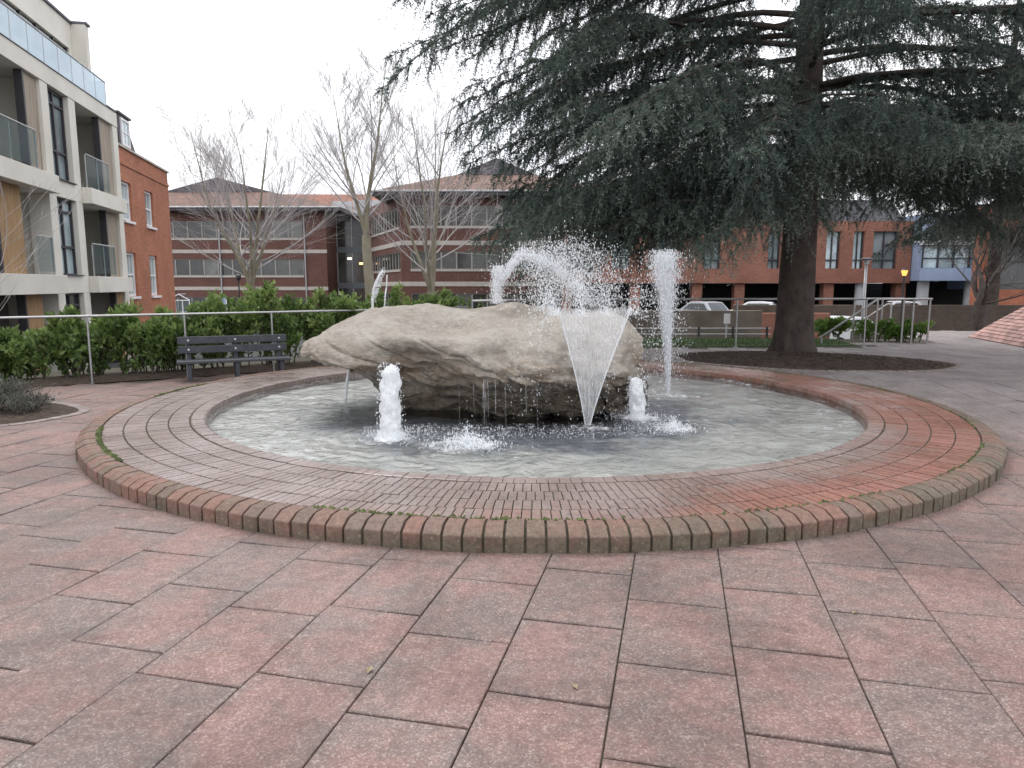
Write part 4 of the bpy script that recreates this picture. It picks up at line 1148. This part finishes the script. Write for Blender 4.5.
for z0, z1 in ((2.752, 5.298),):
    for a, c in spans:
        w_ = MB().box(a, c, .32, .36, z0, z1).build('window', M['glassblue'], ob)
        m = MB(); m.box(a+.002, a+.09, .2, .318, z0, z1); m.box(c-.09, c-.002, .2, .318, z0, z1); m.box((a+c)/2-.04, (a+c)/2+.04, .22, .318, z0, z1); m.box(a+.092, (a+c)/2-.042, .22, .318, z0+.55, z0+.62); m.box((a+c)/2+.042, c-.092, .22, .318, z0+.55, z0+.62)
        m.build('frame', M['dkframe'], w_)
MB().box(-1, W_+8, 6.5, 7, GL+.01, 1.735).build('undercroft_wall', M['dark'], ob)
m = MB(); m.add([(.3,.6,6.003),(W_-.3,.6,6.003),(W_-.3,7.4,6.003),(.3,7.4,6.003),(.9,1.5,7.6),(W_-.9,1.5,7.6),(W_-.9,6.5,7.6),(.9,6.5,7.6)], [(0,1,5,4),(1,2,6,5),(2,3,7,6),(3,0,4,7),(4,5,6,7)]); m.build('roof', M['leadgrey'], ob)
for x in (16.2, 21.2): MB().tube([(x,.0+.6,GL),(x,.6,1.735)], .3, 14).build('column', M['palecol'], ob)
bb = place('clad_building', 'blue panelled building with long window band on pale columns behind the bare tree', 'building', (28.0, 49, 0), R(2))
m = MB(); m.box(0, 4.6, 0, 6, 1.9, 2.75); m.box(0, 4.6, .25, 6, 2.752, 4.5); m.box(0, 4.6, 0, 6, 4.95, 6.4)
m.box(4.62, 7.5, -1.2, 5, 1.3, 6.3)
m.build('wall', M['blueclad'], bb)
for i in range(4):
    w_ = MB().box(.15+i*1.1, 1.2+i*1.1, .18, .22, 2.78, 4.3).build('window', M['glassblue'], bb)
    m = MB(); m.box(.15+i*1.1, .23+i*1.1, .1, .178, 2.78, 4.3); m.box(.232+i*1.1, 1.198+i*1.1, .11, .178, 3.4, 3.46); m.build('frame', M['dkframe'], w_)
m = MB(); m.box(-.02, 4.6, -.12, .24, 4.32, 4.62); m.box(-.02, 4.6, -.10, .24, 4.72, 4.94); m.build('fascia', M['white'], bb)
for x in (.8, 4.2): MB().tube([(x,.8,GL),(x,.8,1.895)], .38, 14).build('column', M['palecol'], bb)
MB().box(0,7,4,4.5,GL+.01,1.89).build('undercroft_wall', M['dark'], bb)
rb = place('glazed_office', 'dark glazed building with bright orange brick spandrels at the right edge', 'building', (25.6, 40, 0), R(-4))
m = MB(); m.box(.6, 1.6, 0, .8, GL+.005, 6); m.box(1.602, 14, .15, .9, .35, 1.35); m.box(1.602, 14, .15, .9, 4.6, 5.6); m.build('wall', M['brightbrick'], rb)
for k, (z0, z1) in enumerate(((1.352, 4.598), (5.602, 8))):
    for i in range(7):
        a = 1.65+i*1.75
        w_ = MB().box(a, a+1.75, .5, .54, z0, z1).build('window', M['glass'], rb)
        m = MB(); m.box(a, a+.09, .4, .498, z0, z1); m.box(a+.092, a+1.748, .42, .498, z0+1.5, z0+1.57); m.build('frame', M['dkframe'], w_)
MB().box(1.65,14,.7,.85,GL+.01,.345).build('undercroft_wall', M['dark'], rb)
# retaining walls between plaza and street
cw = tag(MB().prism([(3.0,28),(9.9,28),(9.9,28.4),(3.0,28.4)], GL+.004, .60).build('retaining_wall', M['concrete'], bevel=.02), 'stained tan concrete retaining wall behind the low fence', 'wall')
cw2 = tag(MB().prism([(10.4,33),(26.0,32.6),(26.0,33.0),(10.4,33.4)], GL+.004, .68).build('retaining_wall', M['darkbrick'], bevel=.02), 'long sooty brick wall behind the stair handrail and bushes', 'wall')
cw3 = tag(MB().prism([(9.3,30),(13.5,30),(13.5,30.35),(9.3,30.35)], GL+.004, .42).build('retaining_wall', M['orgbrick'], bevel=.02), 'short orange brick wall behind the cedar trunk', 'wall')
# ------------------------------------------------------------------ tiled pyramid
A = Vector((14.18, 21.9)); e1 = Vector((-.25,-.968)); e2 = Vector((.968,-.25)); Ls = 7.2
def pyr():
    t = thing('tiled_pyramid', 'low pyramid of pale red clay tiles rising from the paving at the right edge', 'pyramid roof', (A.x+(e1+e2).x*Ls/2, A.y+(e1+e2).y*Ls/2, 0))
    c = Vector(((e1+e2).x*Ls/2, (e1+e2).y*Ls/2))
    cs = [Vector((0,0))-c, e1*Ls-c, e1*Ls+e2*Ls-c, e2*Ls-c]; apx = Vector((0,0,3.35))
    m_ = MB()
    m_.add([(*cs[i], .0) for i in range(4)]+[tuple(apx)], [(0,1,4),(1,2,4),(2,3,4),(3,0,4)]); m_.build('roof_core', M['joint'], t)
    for f in range(4):
        p, q = Vector((*cs[f],0)), Vector((*cs[(f+1)%4],0)); m_ = MB()
        nrm = (q-p).cross(apx-p).normalized()
        if nrm.z < 0: nrm = -nrm
        rows_ = 38; dirx = (q-p).normalized(); L_ = (q-p).length
        mid = (p+q)/2; up = (apx-mid); H_ = up.length; up = up.normalized()
        for r_ in range(rows_):
            h0, h1 = H_*r_/rows_, H_*(r_+1.12)/rows_
            h1 = min(h1, H_*.999)
            half = L_/2*(1-h0/H_); half1 = L_/2*(1-h1/H_)
            wd = .19; o = (r_ % 2)*wd/2; k = -int(half/wd)-1
            while k*wd+o < half:
                x0, x1 = max(k*wd+o+.006, -half), min((k+1)*wd+o-.006, half); k += 1
                if x1-x0 < .03: continue
                x0t, x1t = max(min(x0, half1), -half1), max(min(x1, half1), -half1)
                lift = .034; rr = rng.random()
                a_ = mid+dirx*x0+up*h0; b_ = mid+dirx*x1+up*h0; c_ = mid+dirx*x1t+up*h1; d_ = mid+dirx*x0t+up*h1
                m_.add([a_+nrm*.004,b_+nrm*.004,a_+nrm*lift,b_+nrm*lift,c_+nrm*.014,d_+nrm*.014], [(0,1,3,2),(2,3,4,5),(0,2,5),(1,4,3)], rr)
        m_.build('tile_slope', M['claytile'], t)
M['claytile'] = simple('clay_tile', (.44, .27, .24), .8, 5, .25, .2, rnd=.3)
pyr()

# ------------------------------------------------------------------ lamps, signs, cars
lp = thing('street_lamp', 'slim pale grey lamp post with flat lantern right of the cedar trunk', 'lamp post', (11.9, 24.0, GL))
MB().tube([(0,0,0),(0,0,3.55)], [.055,.045], 10).build('pole', M['galv'], lp, smooth=True)
m = MB(); m.lathe([(.001,3.55),(.06,3.55),(.09,3.68),(.001,3.68)], n=16); m.build('lantern', M['palecol'], lp)
m = MB(); m.lathe([(.001,3.683),(.22,3.683),(.22,3.72),(.08,3.76),(.001,3.76)], n=18); m.build('lamp_hood', M['leadgrey'], lp)
l2 = thing('street_lamp', 'lit amber street lamp on a dark post in front of the brick block', 'lamp post', (16.5, 30.0, GL))
MB().tube([(0,0,0),(0,0,3.24)], .04, 8).build('pole', M['blackpaint'], l2)
m = MB(); m.lathe([(.001,3.24),(.07,3.24),(.125,3.42),(.12,3.46),(.001,3.46)], n=14); m.build('lamp_glass', M['amber'], l2)
m = MB(); m.lathe([(.001,3.463),(.15,3.463),(.05,3.54),(.001,3.54)], n=14); m.build('lamp_cap', M['blackpaint'], l2)
l3 = thing('street_lamp', 'short black lamp post in front of the office block', 'lamp post', (-21.3, 55.5, GL))
MB().tube([(0,0,0),(0,0,3.2)], .06, 8).build('pole', M['blackpaint'], l3)
m = MB(); m.lathe([(.001,3.2),(.1,3.2),(.2,3.4),(.2,3.6),(.001,3.7)], n=12); m.build('lantern', M['blackpaint'], l3)
sg = thing('sign_post', 'small white sign on a post beyond the low fence', 'sign', (7.6, 25.0, GL))
MB().tube([(0,.03,0),(0,.03,1.85)], .03, 8).build('pole', M['galv'], sg)
MB().box(-.11,.11,-.02,.0,1.5,1.85).build('plate', M['white'], sg)
def car(loc, rz, mat, label):
    t = thing('parked_car', label, 'car', loc, rz, 'cars parked behind the wall')
    # side profile lofted across the width
    prof = [(-2.05,.35),(-2.1,.6),(-2.0,.85),(-1.75,.92),(-1.25,1.42),(-.6,1.47),(.15,1.45),(.85,.98),(1.75,.82),(2.08,.65),(2.1,.35)]
    m_ = MB(); n = len(prof); vs = []
    for yy, k in ((-.86,0),(-.84,1),(.84,1),(.86,0)):
        for x, z in prof:
            inset = .16*max(0, (z-.9)/.55)
            vs.append((x, (abs(yy)-inset)*(1 if yy > 0 else -1) if not k else (abs(yy)-inset-.03)*(1 if yy > 0 else -1), z+(.012 if k else 0)))
    fs = [(j*n+i, j*n+(i+1)%n, (j+1)*n+(i+1)%n, (j+1)*n+i) for j in range(3) for i in range(n)] + [tuple(range(n-1,-1,-1)), tuple(range(3*n, 4*n))]
    m_.add(vs, fs); m_.build('body', M[mat], t, bevel=.03)
    for sy in (-1, 1):
        m_ = MB(); y = sy*.80
        m_.add([(-1.45,sy*.862,.98),(.62,sy*.862,.98),(.1,sy*.735,1.36),(-1.1,sy*.735,1.36)], [(0,1,2,3)]); 
        m_.add([(-1.45,sy*.85,.98),(.62,sy*.85,.98),(.1,sy*.72,1.36),(-1.1,sy*.72,1.36)], [(3,2,1,0)]); m_.build('side_window', M['carglass'], t)
    m_ = MB(); m_.box(-.02,.02,-.02,.02,0,.01)
    m_ = MB(); m_.add([(.80,-.70,1.04),(.80,.70,1.04),(.22,.62,1.42),(.22,-.62,1.42)], [(0,1,2,3)]); m_.build('windscreen', M['carglass'], t)
    m_ = MB(); m_.add([(-1.73,-.68,.98),(-1.73,.68,.98),(-1.31,.60,1.40),(-1.31,-.60,1.40)], [(3,2,1,0)]); m_.build('rear_window', M['carglass'], t)
    for x in (-1.3, 1.3):
        for sy in (-1, 1):
            w_ = MB().tube([(x, sy*.70, .31), (x, sy*.885, .31)], .31, 20).build('wheel', M['tyre'], t)
            MB().tube([(x, sy*.886, .31), (x, sy*.90, .31)], .19, 14).build('rim', M['alloy'], w_)
    for sy in (-1, 1):
        MB().box(2.06,2.115,sy*.62-.16,sy*.62+.16,.62,.74).build('headlight', M['alloy'], t)
        MB().box(-2.11,-2.06,sy*.68-.09,sy*.68+.09,.65,.85).build('tail_light', M['brightbrick'], t)
    return t
c0 = car((15.0, 44.5, GL+.36), R(155), 'carwhite', 'white hatchback parked behind the concrete wall, left of the cedar trunk')
car((11.9, 45.0, GL+.36), R(120), 'carsilver', 'silver car parked at an angle behind the tall jet')
dup(c0, (24.5, 45.5, GL+.36), R(170), 'white car under the brick block, right of the lamp post')
c3 = dup(c0, (15.2, 31.6, GL), R(15), 'white car below the stair handrail, only its roof in view')
b = MB().prism([(2,40),(30,40),(30,49.2),(2,49.2)], GL+.004, GL+.36); struct(b.build('parking_deck', M['ground']))

# ------------------------------------------------------------------ foliage
def norm(a): return a/np.maximum(np.linalg.norm(a, axis=-1, keepdims=True), 1e-9)
def leaves(P, D, L_, W_, fold=.25):
    """leaf = 2 triangles folded on the midrib. P base, D direction (n,3)"""
    n = len(P); D = norm(D); A_ = norm(np.cross(D, NR.normal(size=(n,3)))); N_ = np.cross(D, A_)
    L_ = L_[:,None]; W_ = W_[:,None]
    tip = P+D*L_+N_*(-.15*L_); mid = P+D*L_*.45
    a = mid+A_*W_+N_*W_*fold; c = mid-A_*W_+N_*W_*fold
    T1 = np.stack([P, a, tip], 1); T2 = np.stack([P, tip, c], 1)
    return np.stack([T1, T2], 1).reshape(-1,3,3)
def shrub(name, label, loc, size, n, mat, leaf=(.07,.13), w=.3, group=None, stems=14, cat='shrub', seed=0, up=.5):
    t = thing(name, label, cat, loc, 0, group); rr = np.random.default_rng(seed+100)
    sx, sy, sz = size
    m_ = MB(); tips = []
    for i in range(stems):
        a = rr.random()*6.28; q = rr.random()**.5
        p0 = Vector((.62*sx*q*math.cos(a), .62*sy*q*math.sin(a), 0)); p2 = Vector((sx*q*math.cos(a), sy*q*math.sin(a), sz*rr.uniform(.6,1.02)*(1-.22*q*q)))
        pm = (p0+p2)/2+Vector((rr.normal()*.05, rr.normal()*.05, .05*sz))
        m_.tube([p0, pm, p2], [.014,.010,.004], 5); tips.append((p0, pm, p2))
        for k in range(4):
            f = rr.uniform(.35, .9); b0 = p0.lerp(pm, f*2) if f < .5 else pm.lerp(p2, f*2-1)
            b1 = b0+Vector((rr.normal()*.22*sx, rr.normal()*.22*sy, rr.uniform(.0,.28)*sz)); b1.z = min(b1.z, sz*1.03)
            m_.tube([b0, (b0+b1)/2+Vector((0,0,.02)), b1], [.007,.005,.003], 4); tips.append((b0, (b0+b1)/2, b1))
    m_.build('stem', M['cedarbark'], t)
    TP = np.array([[tuple(x) for x in tr_] for tr_ in tips])
    k = rr.integers(0, len(TP), n); f = rr.random(n)**.85*.92+.08
    P = TP[k,0]*((1-f)**2)[:,None]+TP[k,1]*(2*f*(1-f))[:,None]+TP[k,2]*(f*f)[:,None]
    P = P+rr.normal(size=(n,3))*np.array([.035,.035,.03]); P[:,2] = np.maximum(P[:,2], .03)
    D = norm(TP[k,2]-TP[k,0])*.6+rr.normal(size=(n,3))*.6+np.array([0,0,up])
    T = leaves(P, D, rr.uniform(leaf[0], leaf[1], n), rr.uniform(leaf[0], leaf[1], n)*w)
    cl_ = rr.random(len(TP))[k]; h = P[:,2]/sz
    rn = np.clip(.02+.55*cl_+.34*rr.random(n)+.30*(h-.5), 0, 1)
    np_tris('foliage', T, M[mat], t, np.repeat(rn, 2)); return t
gh = 'laurel bushes behind the steel railing'
def along(s):
    # point behind the railing at fraction index s, offset into the bed
    i = int(s); f = s-i; a = Vector(railL[i]); b_ = Vector(railL[i+1]); p = a.lerp(b_, f); return (p.x-.57*.62, p.y+.8*.62)
hed = [(.55,1.10,.62,'dense laurel bush at the left edge of the picture'),(1.0,1.08,.55,'laurel bush left of the gap in the hedge'),
       (1.95,1.18,.50,'leafy laurel just right of the gap in the hedge'),(2.55,1.22,.62,'laurel bush in front of the red brick house'),(3.05,1.18,.55,'laurel bush just left of the bench'),
       (3.6,1.50,.62,'laurel behind the left half of the bench'),(4.15,1.62,.66,'tall laurel behind the right half of the bench'),(4.7,1.62,.68,'tall laurel right of the bench'),(5.25,1.55,.70,'tall laurel near the left tip of the boulder'),(5.8,1.40,.7,'laurel behind the left tip of the boulder'),(4.98,1.25,.62,'lower laurel filling the gap right of the bench'),(1.45,.95,.48,'low laurel in the gap of the hedge'),(.12,.95,.55,'laurel cut by the left edge of the picture')]
for i, (s_, h, rad, lab) in enumerate(hed):
    x, y = along(s_)
    shrub('laurel_bush', lab, (x, y, .02), (rad, rad*.85, h), 4300, 'laurel', (.08,.145), .27, gh, 17, seed=i)
# far hedge tops seen over the boulder
for i, (x, y, h, lab) in enumerate(((-1.4,18.4,2.55,'bright laurel tip showing over the left of the boulder top'),(1.3,21.4,2.4,'green bush showing behind the arching jet'))):
    shrub('laurel_bush', lab, (x, y, GL+.01 if i else GL+.01), (.9,.8,h), 1600, 'laurel', (.10,.16), .27, gh, 16, seed=40+i)
for i, (x, y, rx, h, lab) in enumerate(((10.55,20.4,.55,.62,'low bright green bush left of the railed steps'),(11.3,20.1,.5,.60,'low bright green bush between the handrail posts'),(9.7,21.5,.6,.62,'low bright green bush beside the cedar trunk'))):
    shrub('bright_bush', lab, (x, y, 0.0), (rx, .5, h), 1500, 'brightleaf', (.08,.14), .35, 'low bushes by the steps', 12, seed=60+i)
shrub('lavender_bush', 'low grey-green bush in the soil bed at the left edge', (-6.95, 8.75, .04), (.90,.62,.36), 5200, 'greyleaf', (.04,.09), .10, None, 60, seed=77, up=.9)
shrub('lavender_bush', 'small grey-green tuft at the tip of the left soil bed', (-6.15, 8.6, .03), (.38,.30,.22), 1500, 'greyleaf', (.04,.08), .10, None, 26, seed=78, up=.9)

# bare trees
def bare_tree(name, label, loc, H_, r0, width, seed, mat, fork, leaders, group=None, cat='tree', nl=13, ns=12, nt=8, rmin=.0062, twist=.05, tip='twigbark'):
    """fork = height where the trunk divides into a number of ascending leaders; crown is an upright oval of the given width"""
    t = thing(name, label, cat, loc, 0, group); r_ = random.Random(seed); tk = MB(); tw = MB()
    def line(p, d, L_, ra, rb_, m_, n, sides, up=.06, wob=twist, pw=1):
        pts = [p]; dd = d
        for i in range(n):
            dd = (dd+Vector((r_.gauss(0,wob), r_.gauss(0,wob), up+r_.gauss(0,wob*.5)))).normalized(); pts.append(pts[-1]+dd*(L_/n))
        m_.tube(pts, [ra+(rb_-ra)*(i/n)**pw for i in range(n+1)], sides, cap=False)
        return pts
    def at(pts, f):
        n = len(pts)-1; i = min(int(f*n), n-1); return pts[i].lerp(pts[i+1], f*n-i), (pts[i+1]-pts[i]).normalized()
    def off(d, tilt):
        ax = d.orthogonal().normalized(); ax.rotate(Matrix.Rotation(r_.random()*6.28, 3, d)); nd = d.copy(); nd.rotate(Matrix.Rotation(tilt, 3, ax)); return nd
    base = line(Vector((0,0,0)), Vector((0,0,1)), fork, r0, r0*.8, tk, 6, 12, 0, .02)
    for l_ in range(leaders):
        f0 = 1 if l_ < 2 or leaders > 3 else r_.uniform(.8,1)
        p, d = at(base, f0)
        if leaders == 1: d2 = d
        else:
            a = 6.28*l_/leaders+r_.uniform(-.5,.5); sp = width*r_.uniform(.20,.42) if l_ else width*.06
            d2 = Vector((math.cos(a)*sp, math.sin(a)*sp, 1)).normalized()
        LL = (H_-fork)*(1 if l_ == 0 else r_.uniform(.72,.95)); rl = r0*(.78 if leaders == 1 else .50+.1*(l_ == 0))
        led = line(p, d2, LL, rl, rmin*1.6, tk, 14, 8, .05, twist, .62)
        for k in range(nl):
            f = .06+.90*(k+r_.random())/nl; p1, d1 = at(led, f)
            L1 = (H_-fork)*(.60*(1-f)**.8+.12)*r_.uniform(.75,1.15)*width; r1 = max(rl*(1-f)*.36, rmin*2.2)
            lim = line(p1, off(d1, r_.uniform(.5,1.05)), L1, r1, rmin*1.4, tw, 10, 5, .055)
            for q in range(ns):
                f2 = .15+.85*(q+r_.random())/ns; p2, dd2 = at(lim, f2)
                L2 = L1*(.42*(1-f2)+.14)*r_.uniform(.7,1.2); sub = line(p2, off(dd2, r_.uniform(.35,.75)), L2, max(r1*.4*(1-f2), rmin*1.3), rmin, tw, 5, 3, .05)
                for w in range(nt):
                    f3 = .15+.85*(w+r_.random())/nt; p3, d3 = at(sub, f3)
                    line(p3, off(d3, r_.uniform(.3,.7)), L2*r_.uniform(.25,.55)+.12, rmin, rmin*.6, tw, 3, 3, .04)
    zmax = max(v[2] for v in tw.v); k = H_/zmax
    for m_ in (tk, tw): m_.v = [(v[0], v[1], v[2]*k) for v in m_.v]
    tk.build('trunk', M[mat], t, smooth=True); tw.build('crown', M[tip], t, smooth=True)
    return t
gt = 'bare trees in front of the office block'
bare_tree('bare_tree', 'broad low bare tree in front of the left office wing', (-17.4, 48, GL), 15.2, .36, 1.12, 5, 'planebark', 3.0, 5, gt, nl=10, nt=9)
bare_tree('bare_tree', 'tallest bare tree with a long straight trunk, in front of the glazed link', (-8.5, 43, GL), 17.0, .34, .92, 12, 'planebark', 6.2, 2, gt, nl=18, ns=12, nt=8)
bare_tree('bare_tree', 'bare tree forking low in front of the right office wing', (-5.2, 45, GL), 15.6, .32, .85, 23, 'planebark', 2.6, 4, gt, nl=10)
bare_tree('bare_tree', 'gnarled bare tree with wide twisted limbs at the right, before the blue building', (17.25, 26.2, GL), 6.6, .27, 1.9, 31, 'cedarbark', 2.9, 3, None, nl=6, ns=7, nt=5, twist=.12, rmin=.005, tip='cedarbark')
bare_tree('bare_sapling', 'thin leafless sapling in front of the cream apartments at the left edge', (-9.1, 11.8, GL), 5.6, .017, 1.1, 44, 'twigbark', 1.6, 3, None, 'sapling', 5, 3, 2, rmin=.0022, twist=.09)

# cedar
def cedar(name, label, loc, H_, rad, zlo, nl, Lmax, mat, seed, dens=1.0, size=1.0, group=None, extra=(), K=22):
    t = thing(name, label, 'tree', loc, 0, group); r_ = random.Random(seed); rr = np.random.default_rng(seed)
    m_ = MB(); n = 26; vs = []; k = 28; fs = []
    for i in range(n+1):
        f = i/n; z = H_*f**1.35 if i else -.06
        rb = rad*(1-.93*f**1.35)+rad*.24*math.exp(-max(z,0)/.28)
        for j in range(k):
            a = 2*math.pi*j/k; root = 1+.16*math.exp(-max(z,0)/.3)*math.sin(5*a+1)+.04*noise.noise(Vector((math.cos(a)*2, math.sin(a)*2, z*1.3)))
            vs.append((rb*root*math.cos(a), rb*root*math.sin(a), z))
    for i in range(n):
        for j in range(k): fs.append((i*k+j, i*k+(j+1)%k, (i+1)*k+(j+1)%k, (i+1)*k+j))
    mesh_obj('trunk', vs, fs, M['cedarbark'], t, smooth=True)
    lim = MB(); sp_P = []; sp_D = []; sp_L = []; sp_b = []
    specs = []
    for i in range(nl):
        f = i/(nl-1); z0 = zlo+(H_*.96-zlo)*f**1.25; az = i*2.399963+r_.gauss(0,.25)
        L_ = Lmax*(.66+.34*min(1, max(0, z0-zlo)/5))*(1-max(0,(z0-9.5))/(H_-8.5))*r_.uniform(.76,1.04)
        specs.append((az, z0, L_, r_.uniform(.02,.24), r_.uniform(.34,.60)))
    specs += [(R(a), z, l, e, dr) for a, z, l, e, dr in extra]
    jobs = []
    for (az, z0, L_, elev, droop) in specs:
        back_left = math.cos(az-math.pi) > .45            # limbs towards the lawn on the left sweep lowest
        if not back_left and z0 < 4.7: z0 += .5
        zmin = (2.05 if back_left else 3.45 if math.sin(az) < -.5 else 2.55)+r_.uniform(-.25,.4)
        if elev == .05: zmin = r_.uniform(1.85, 2.2)        # the lowest sprays nearly reach the fountain jets
        droop = min(droop, max(.05, (z0-zmin)/L_+elev+.02)/.9)
        jobs.append((Vector((0,0,z0)), az, L_, elev, droop, .026+.006*L_, 0))
    qi = 0
    while qi < len(jobs):
        base_p, az, L_, elev, droop, r0, lev = jobs[qi]; i = qi; qi += 1; z0 = base_p.z
        d = Vector((math.cos(az), math.sin(az), 0)); side = Vector((-d.y, d.x, 0)); bend = r_.gauss(0,.13)
        ns = 14; pts = []
        for q in range(ns+1):
            u = q/ns
            pts.append(base_p+d*(L_*u)+side*(bend*L_*u*u)+Vector((0,0,L_*(elev*u-droop*u**2.1*.9+.10*max(0,u-.8)))) + Vector((0,0,.06*noise.noise(Vector((i,u*5,0)))*L_*.3)))
        lim.tube(pts, [r0*(1-.93*(q/ns)) for q in range(ns+1)], 7)
        if lev == 0 and L_ > 4:                            # forks
            for q in range(r_.randint(0, 2)):
                u = r_.uniform(.3,.65); k_ = int(u*ns)
                jobs.append((pts[k_], az+r_.choice((-1,1))*r_.uniform(.3,.75), L_*(1-u)*r_.uniform(.75,1.05), r_.uniform(-.02,.12)-.05, r_.uniform(.25,.5)*min(1, max(.2, (pts[k_].z-2.6)/2)), r0*(1-.93*u)*.8, 1))
        dn = dens*(.55 if z0 > 11 else 1)*r_.uniform(.62,1.15)
        lb = r_.random(); nb = int(L_*4.7*dn)
        for q in range(int(L_*11*dn)):                      # needles on the limb itself
            u = .30+.70*r_.random(); k_ = min(int(u*ns), ns-1); p = pts[k_].lerp(pts[k_+1], u*ns-k_); tg = (pts[k_+1]-pts[k_]).normalized()
            lat = tg*r_.uniform(.3,1)+side*r_.gauss(0,.7)+Vector((0,0,r_.uniform(-.1,.6)))
            sp_P.append(tuple(p)); sp_D.append(tuple(lat.normalized())); sp_L.append(r_.uniform(.14,.34)); sp_b.append(r_.random())
        for q in range(nb):
            u0 = .22 if z0 < 5 else .12; u = u0+(1-u0)*(q+r_.random())/nb
            k_ = min(int(u*ns), ns-1); b0 = pts[k_].lerp(pts[k_+1], u*ns-k_); tg = (pts[k_+1]-pts[k_]).normalized()
            s_ = 1 if q % 2 else -1
            bl = (.24+1.05*(1-u)**.65*min(1,u*4))*r_.uniform(.5,1.25)*min(1, L_/4+.35)
            sd_ = (side*s_*r_.uniform(.6,1.0)+tg*r_.uniform(.4,.9)+Vector((0,0,r_.uniform(-.10,.22)))).normalized()
            bp = []; nq = 6
            for e in range(nq+1):
                v = e/nq; bp.append(b0+sd_*(bl*v)+Vector((0,0,-.50*bl*v*v+.03*r_.random())))
            lim.tube(bp, [.011*(1-.7*e/nq) for e in range(nq+1)], 4, cap=False)
            ntw = max(4, int(bl*14*dens)); br = min(1, max(0, .62*lb+.38*r_.random()))
            for e in range(ntw):
                v = (e+r_.random())/ntw; g_ = min(int(v*nq), nq-1); p = bp[g_].lerp(bp[g_+1], v*nq-g_)
                hang = r_.uniform(.1,1.3)
                lat = Vector((r_.gauss(0,.42), r_.gauss(0,.42), -hang)) + sd_*r_.uniform(.1,.8)
                sp_P.append(tuple(p)); sp_D.append(tuple(lat.normalized())); sp_L.append((.16+.78*r_.random()**1.7)*(.7+.5*(1-v))); sp_b.append(br)
            sp_P.append(tuple(bp[-2])); sp_D.append(tuple((bp[-1]-bp[-3]).normalized())); sp_L.append(.35); sp_b.append(br)
    lim.build('limb', M['cedarbark'], t, smooth=True)
    P = np.array(sp_P); D = np.array(sp_D); Lw = np.array(sp_L); Bn = np.array(sp_b); N = len(P)
    # every pendulous twig carries rosettes of needles
    f = np.tile((np.arange(K)+.5)/K, (N,1))+rr.normal(size=(N,K))*.02
    dr = D[:,None,:]*(Lw[:,None]*f)[...,None]; dr[...,2] -= (Lw[:,None]*f*f*.35)
    B = P[:,None,:]+dr
    q = rr.normal(size=(N,K,3)); q = norm(q)*.9+D[:,None,:]*.55; q[...,2] += .12
    q = norm(q); ln = rr.uniform(.045,.085,(N,K))*size*(1.1-.45*f)
    sd_ = norm(np.cross(q, rr.normal(size=(N,K,3)))); wd = .0080*size*rr.uniform(.7,1.3,(N,K))
    T = np.stack([B-sd_*wd[...,None], B+sd_*wd[...,None], B+q*ln[...,None]], 2).reshape(-1,3,3)
    # the twig itself
    tip = P+D*Lw[:,None]; tip[:,2] -= Lw*.35; s2 = norm(np.cross(D, rr.normal(size=(N,3))))*.0045*size
    T2 = np.stack([P-s2, P+s2, tip], 1)
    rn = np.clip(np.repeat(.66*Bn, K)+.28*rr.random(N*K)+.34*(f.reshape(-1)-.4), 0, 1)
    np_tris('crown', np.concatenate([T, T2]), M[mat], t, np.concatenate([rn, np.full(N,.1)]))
    return t, N*K
low = [(228,3.7,5.0,.05,.85),(205,3.5,5.6,.05,.85),(186,3.6,6.4,.05,.85),(216,4.0,6.2,.05,.85),(198,3.8,4.2,.05,.9),(238,3.6,5.6,.05,.8),(170,3.8,6.0,.05,.85),(30,4.0,6.0,.05,.4),(352,4.1,6.6,.05,.4),(215,4.1,4.6,.06,.42),(240,4.4,4.4,.06,.40),(190,3.6,5.2,.06,.36),(175,4.6,5.4,.06,.42),(10,4.3,5.6,.06,.42),(355,4.6,6.2,.08,.42),(28,4.2,5.0,.06,.40),(82,4.2,5.0,.08,.38),(20,4.6,6.5,.10,.40),(45,4.4,6.2,.10,.40),(70,4.8,6.0,.10,.36),(100,4.2,6.0,.10,.36),(125,4.4,6.6,.10,.38),(32,5.6,7.2,.08,.42),(178,3.7,7.0,.10,.32),(196,3.9,7.2,.12,.36),(165,4.3,7.4,.10,.38),(214,4.4,6.6,.12,.38),(187,4.9,6.6,.08,.40),(150,4.0,6.2,.10,.34),(232,4.0,5.4,.10,.34),(205,5.4,6.6,.06,.40),
       (252,4.5,5.2,.12,.36),(275,4.9,5.4,.12,.38),(300,4.7,5.2,.10,.36),(330,4.6,6.4,.12,.36),(350,5.0,7.0,.10,.36),(15,4.8,7.0,.10,.36),(172,6.0,7.0,.06,.42),(190,6.8,7.6,.05,.40),(176,8.2,8.2,.10,.36),(200,8.8,8.4,.08,.36),(183,7.4,7.8,.08,.38),(192,9.2,8.4,.06,.36),(170,7.0,7.4,.08,.36),(186,9.8,9.0,.06,.32),(212,9.2,9.0,.08,.36),(163,9.0,9.6,.08,.34),(180,10.8,8.8,.04,.34),(195,11.4,9.2,.02,.36),(222,6.0,7.6,.08,.42),(318,5.8,6.5,.10,.40),(5,5.9,7.5,.10,.4),(340,6.6,7.5,.1,.42)]
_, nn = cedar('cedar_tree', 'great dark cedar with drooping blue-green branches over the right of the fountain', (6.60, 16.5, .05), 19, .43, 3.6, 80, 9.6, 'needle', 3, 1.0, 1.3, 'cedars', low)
print('needles', nn)
_, nn = cedar('cedar_tree', 'darker cedar standing behind at the right edge, partly hidden by the large one', (22.6, 33.5, GL), 19, .34, 5.2, 56, 7.5, 'needle2', 8, .85, 2.0, 'cedars', (), 14)
print('needles', nn)
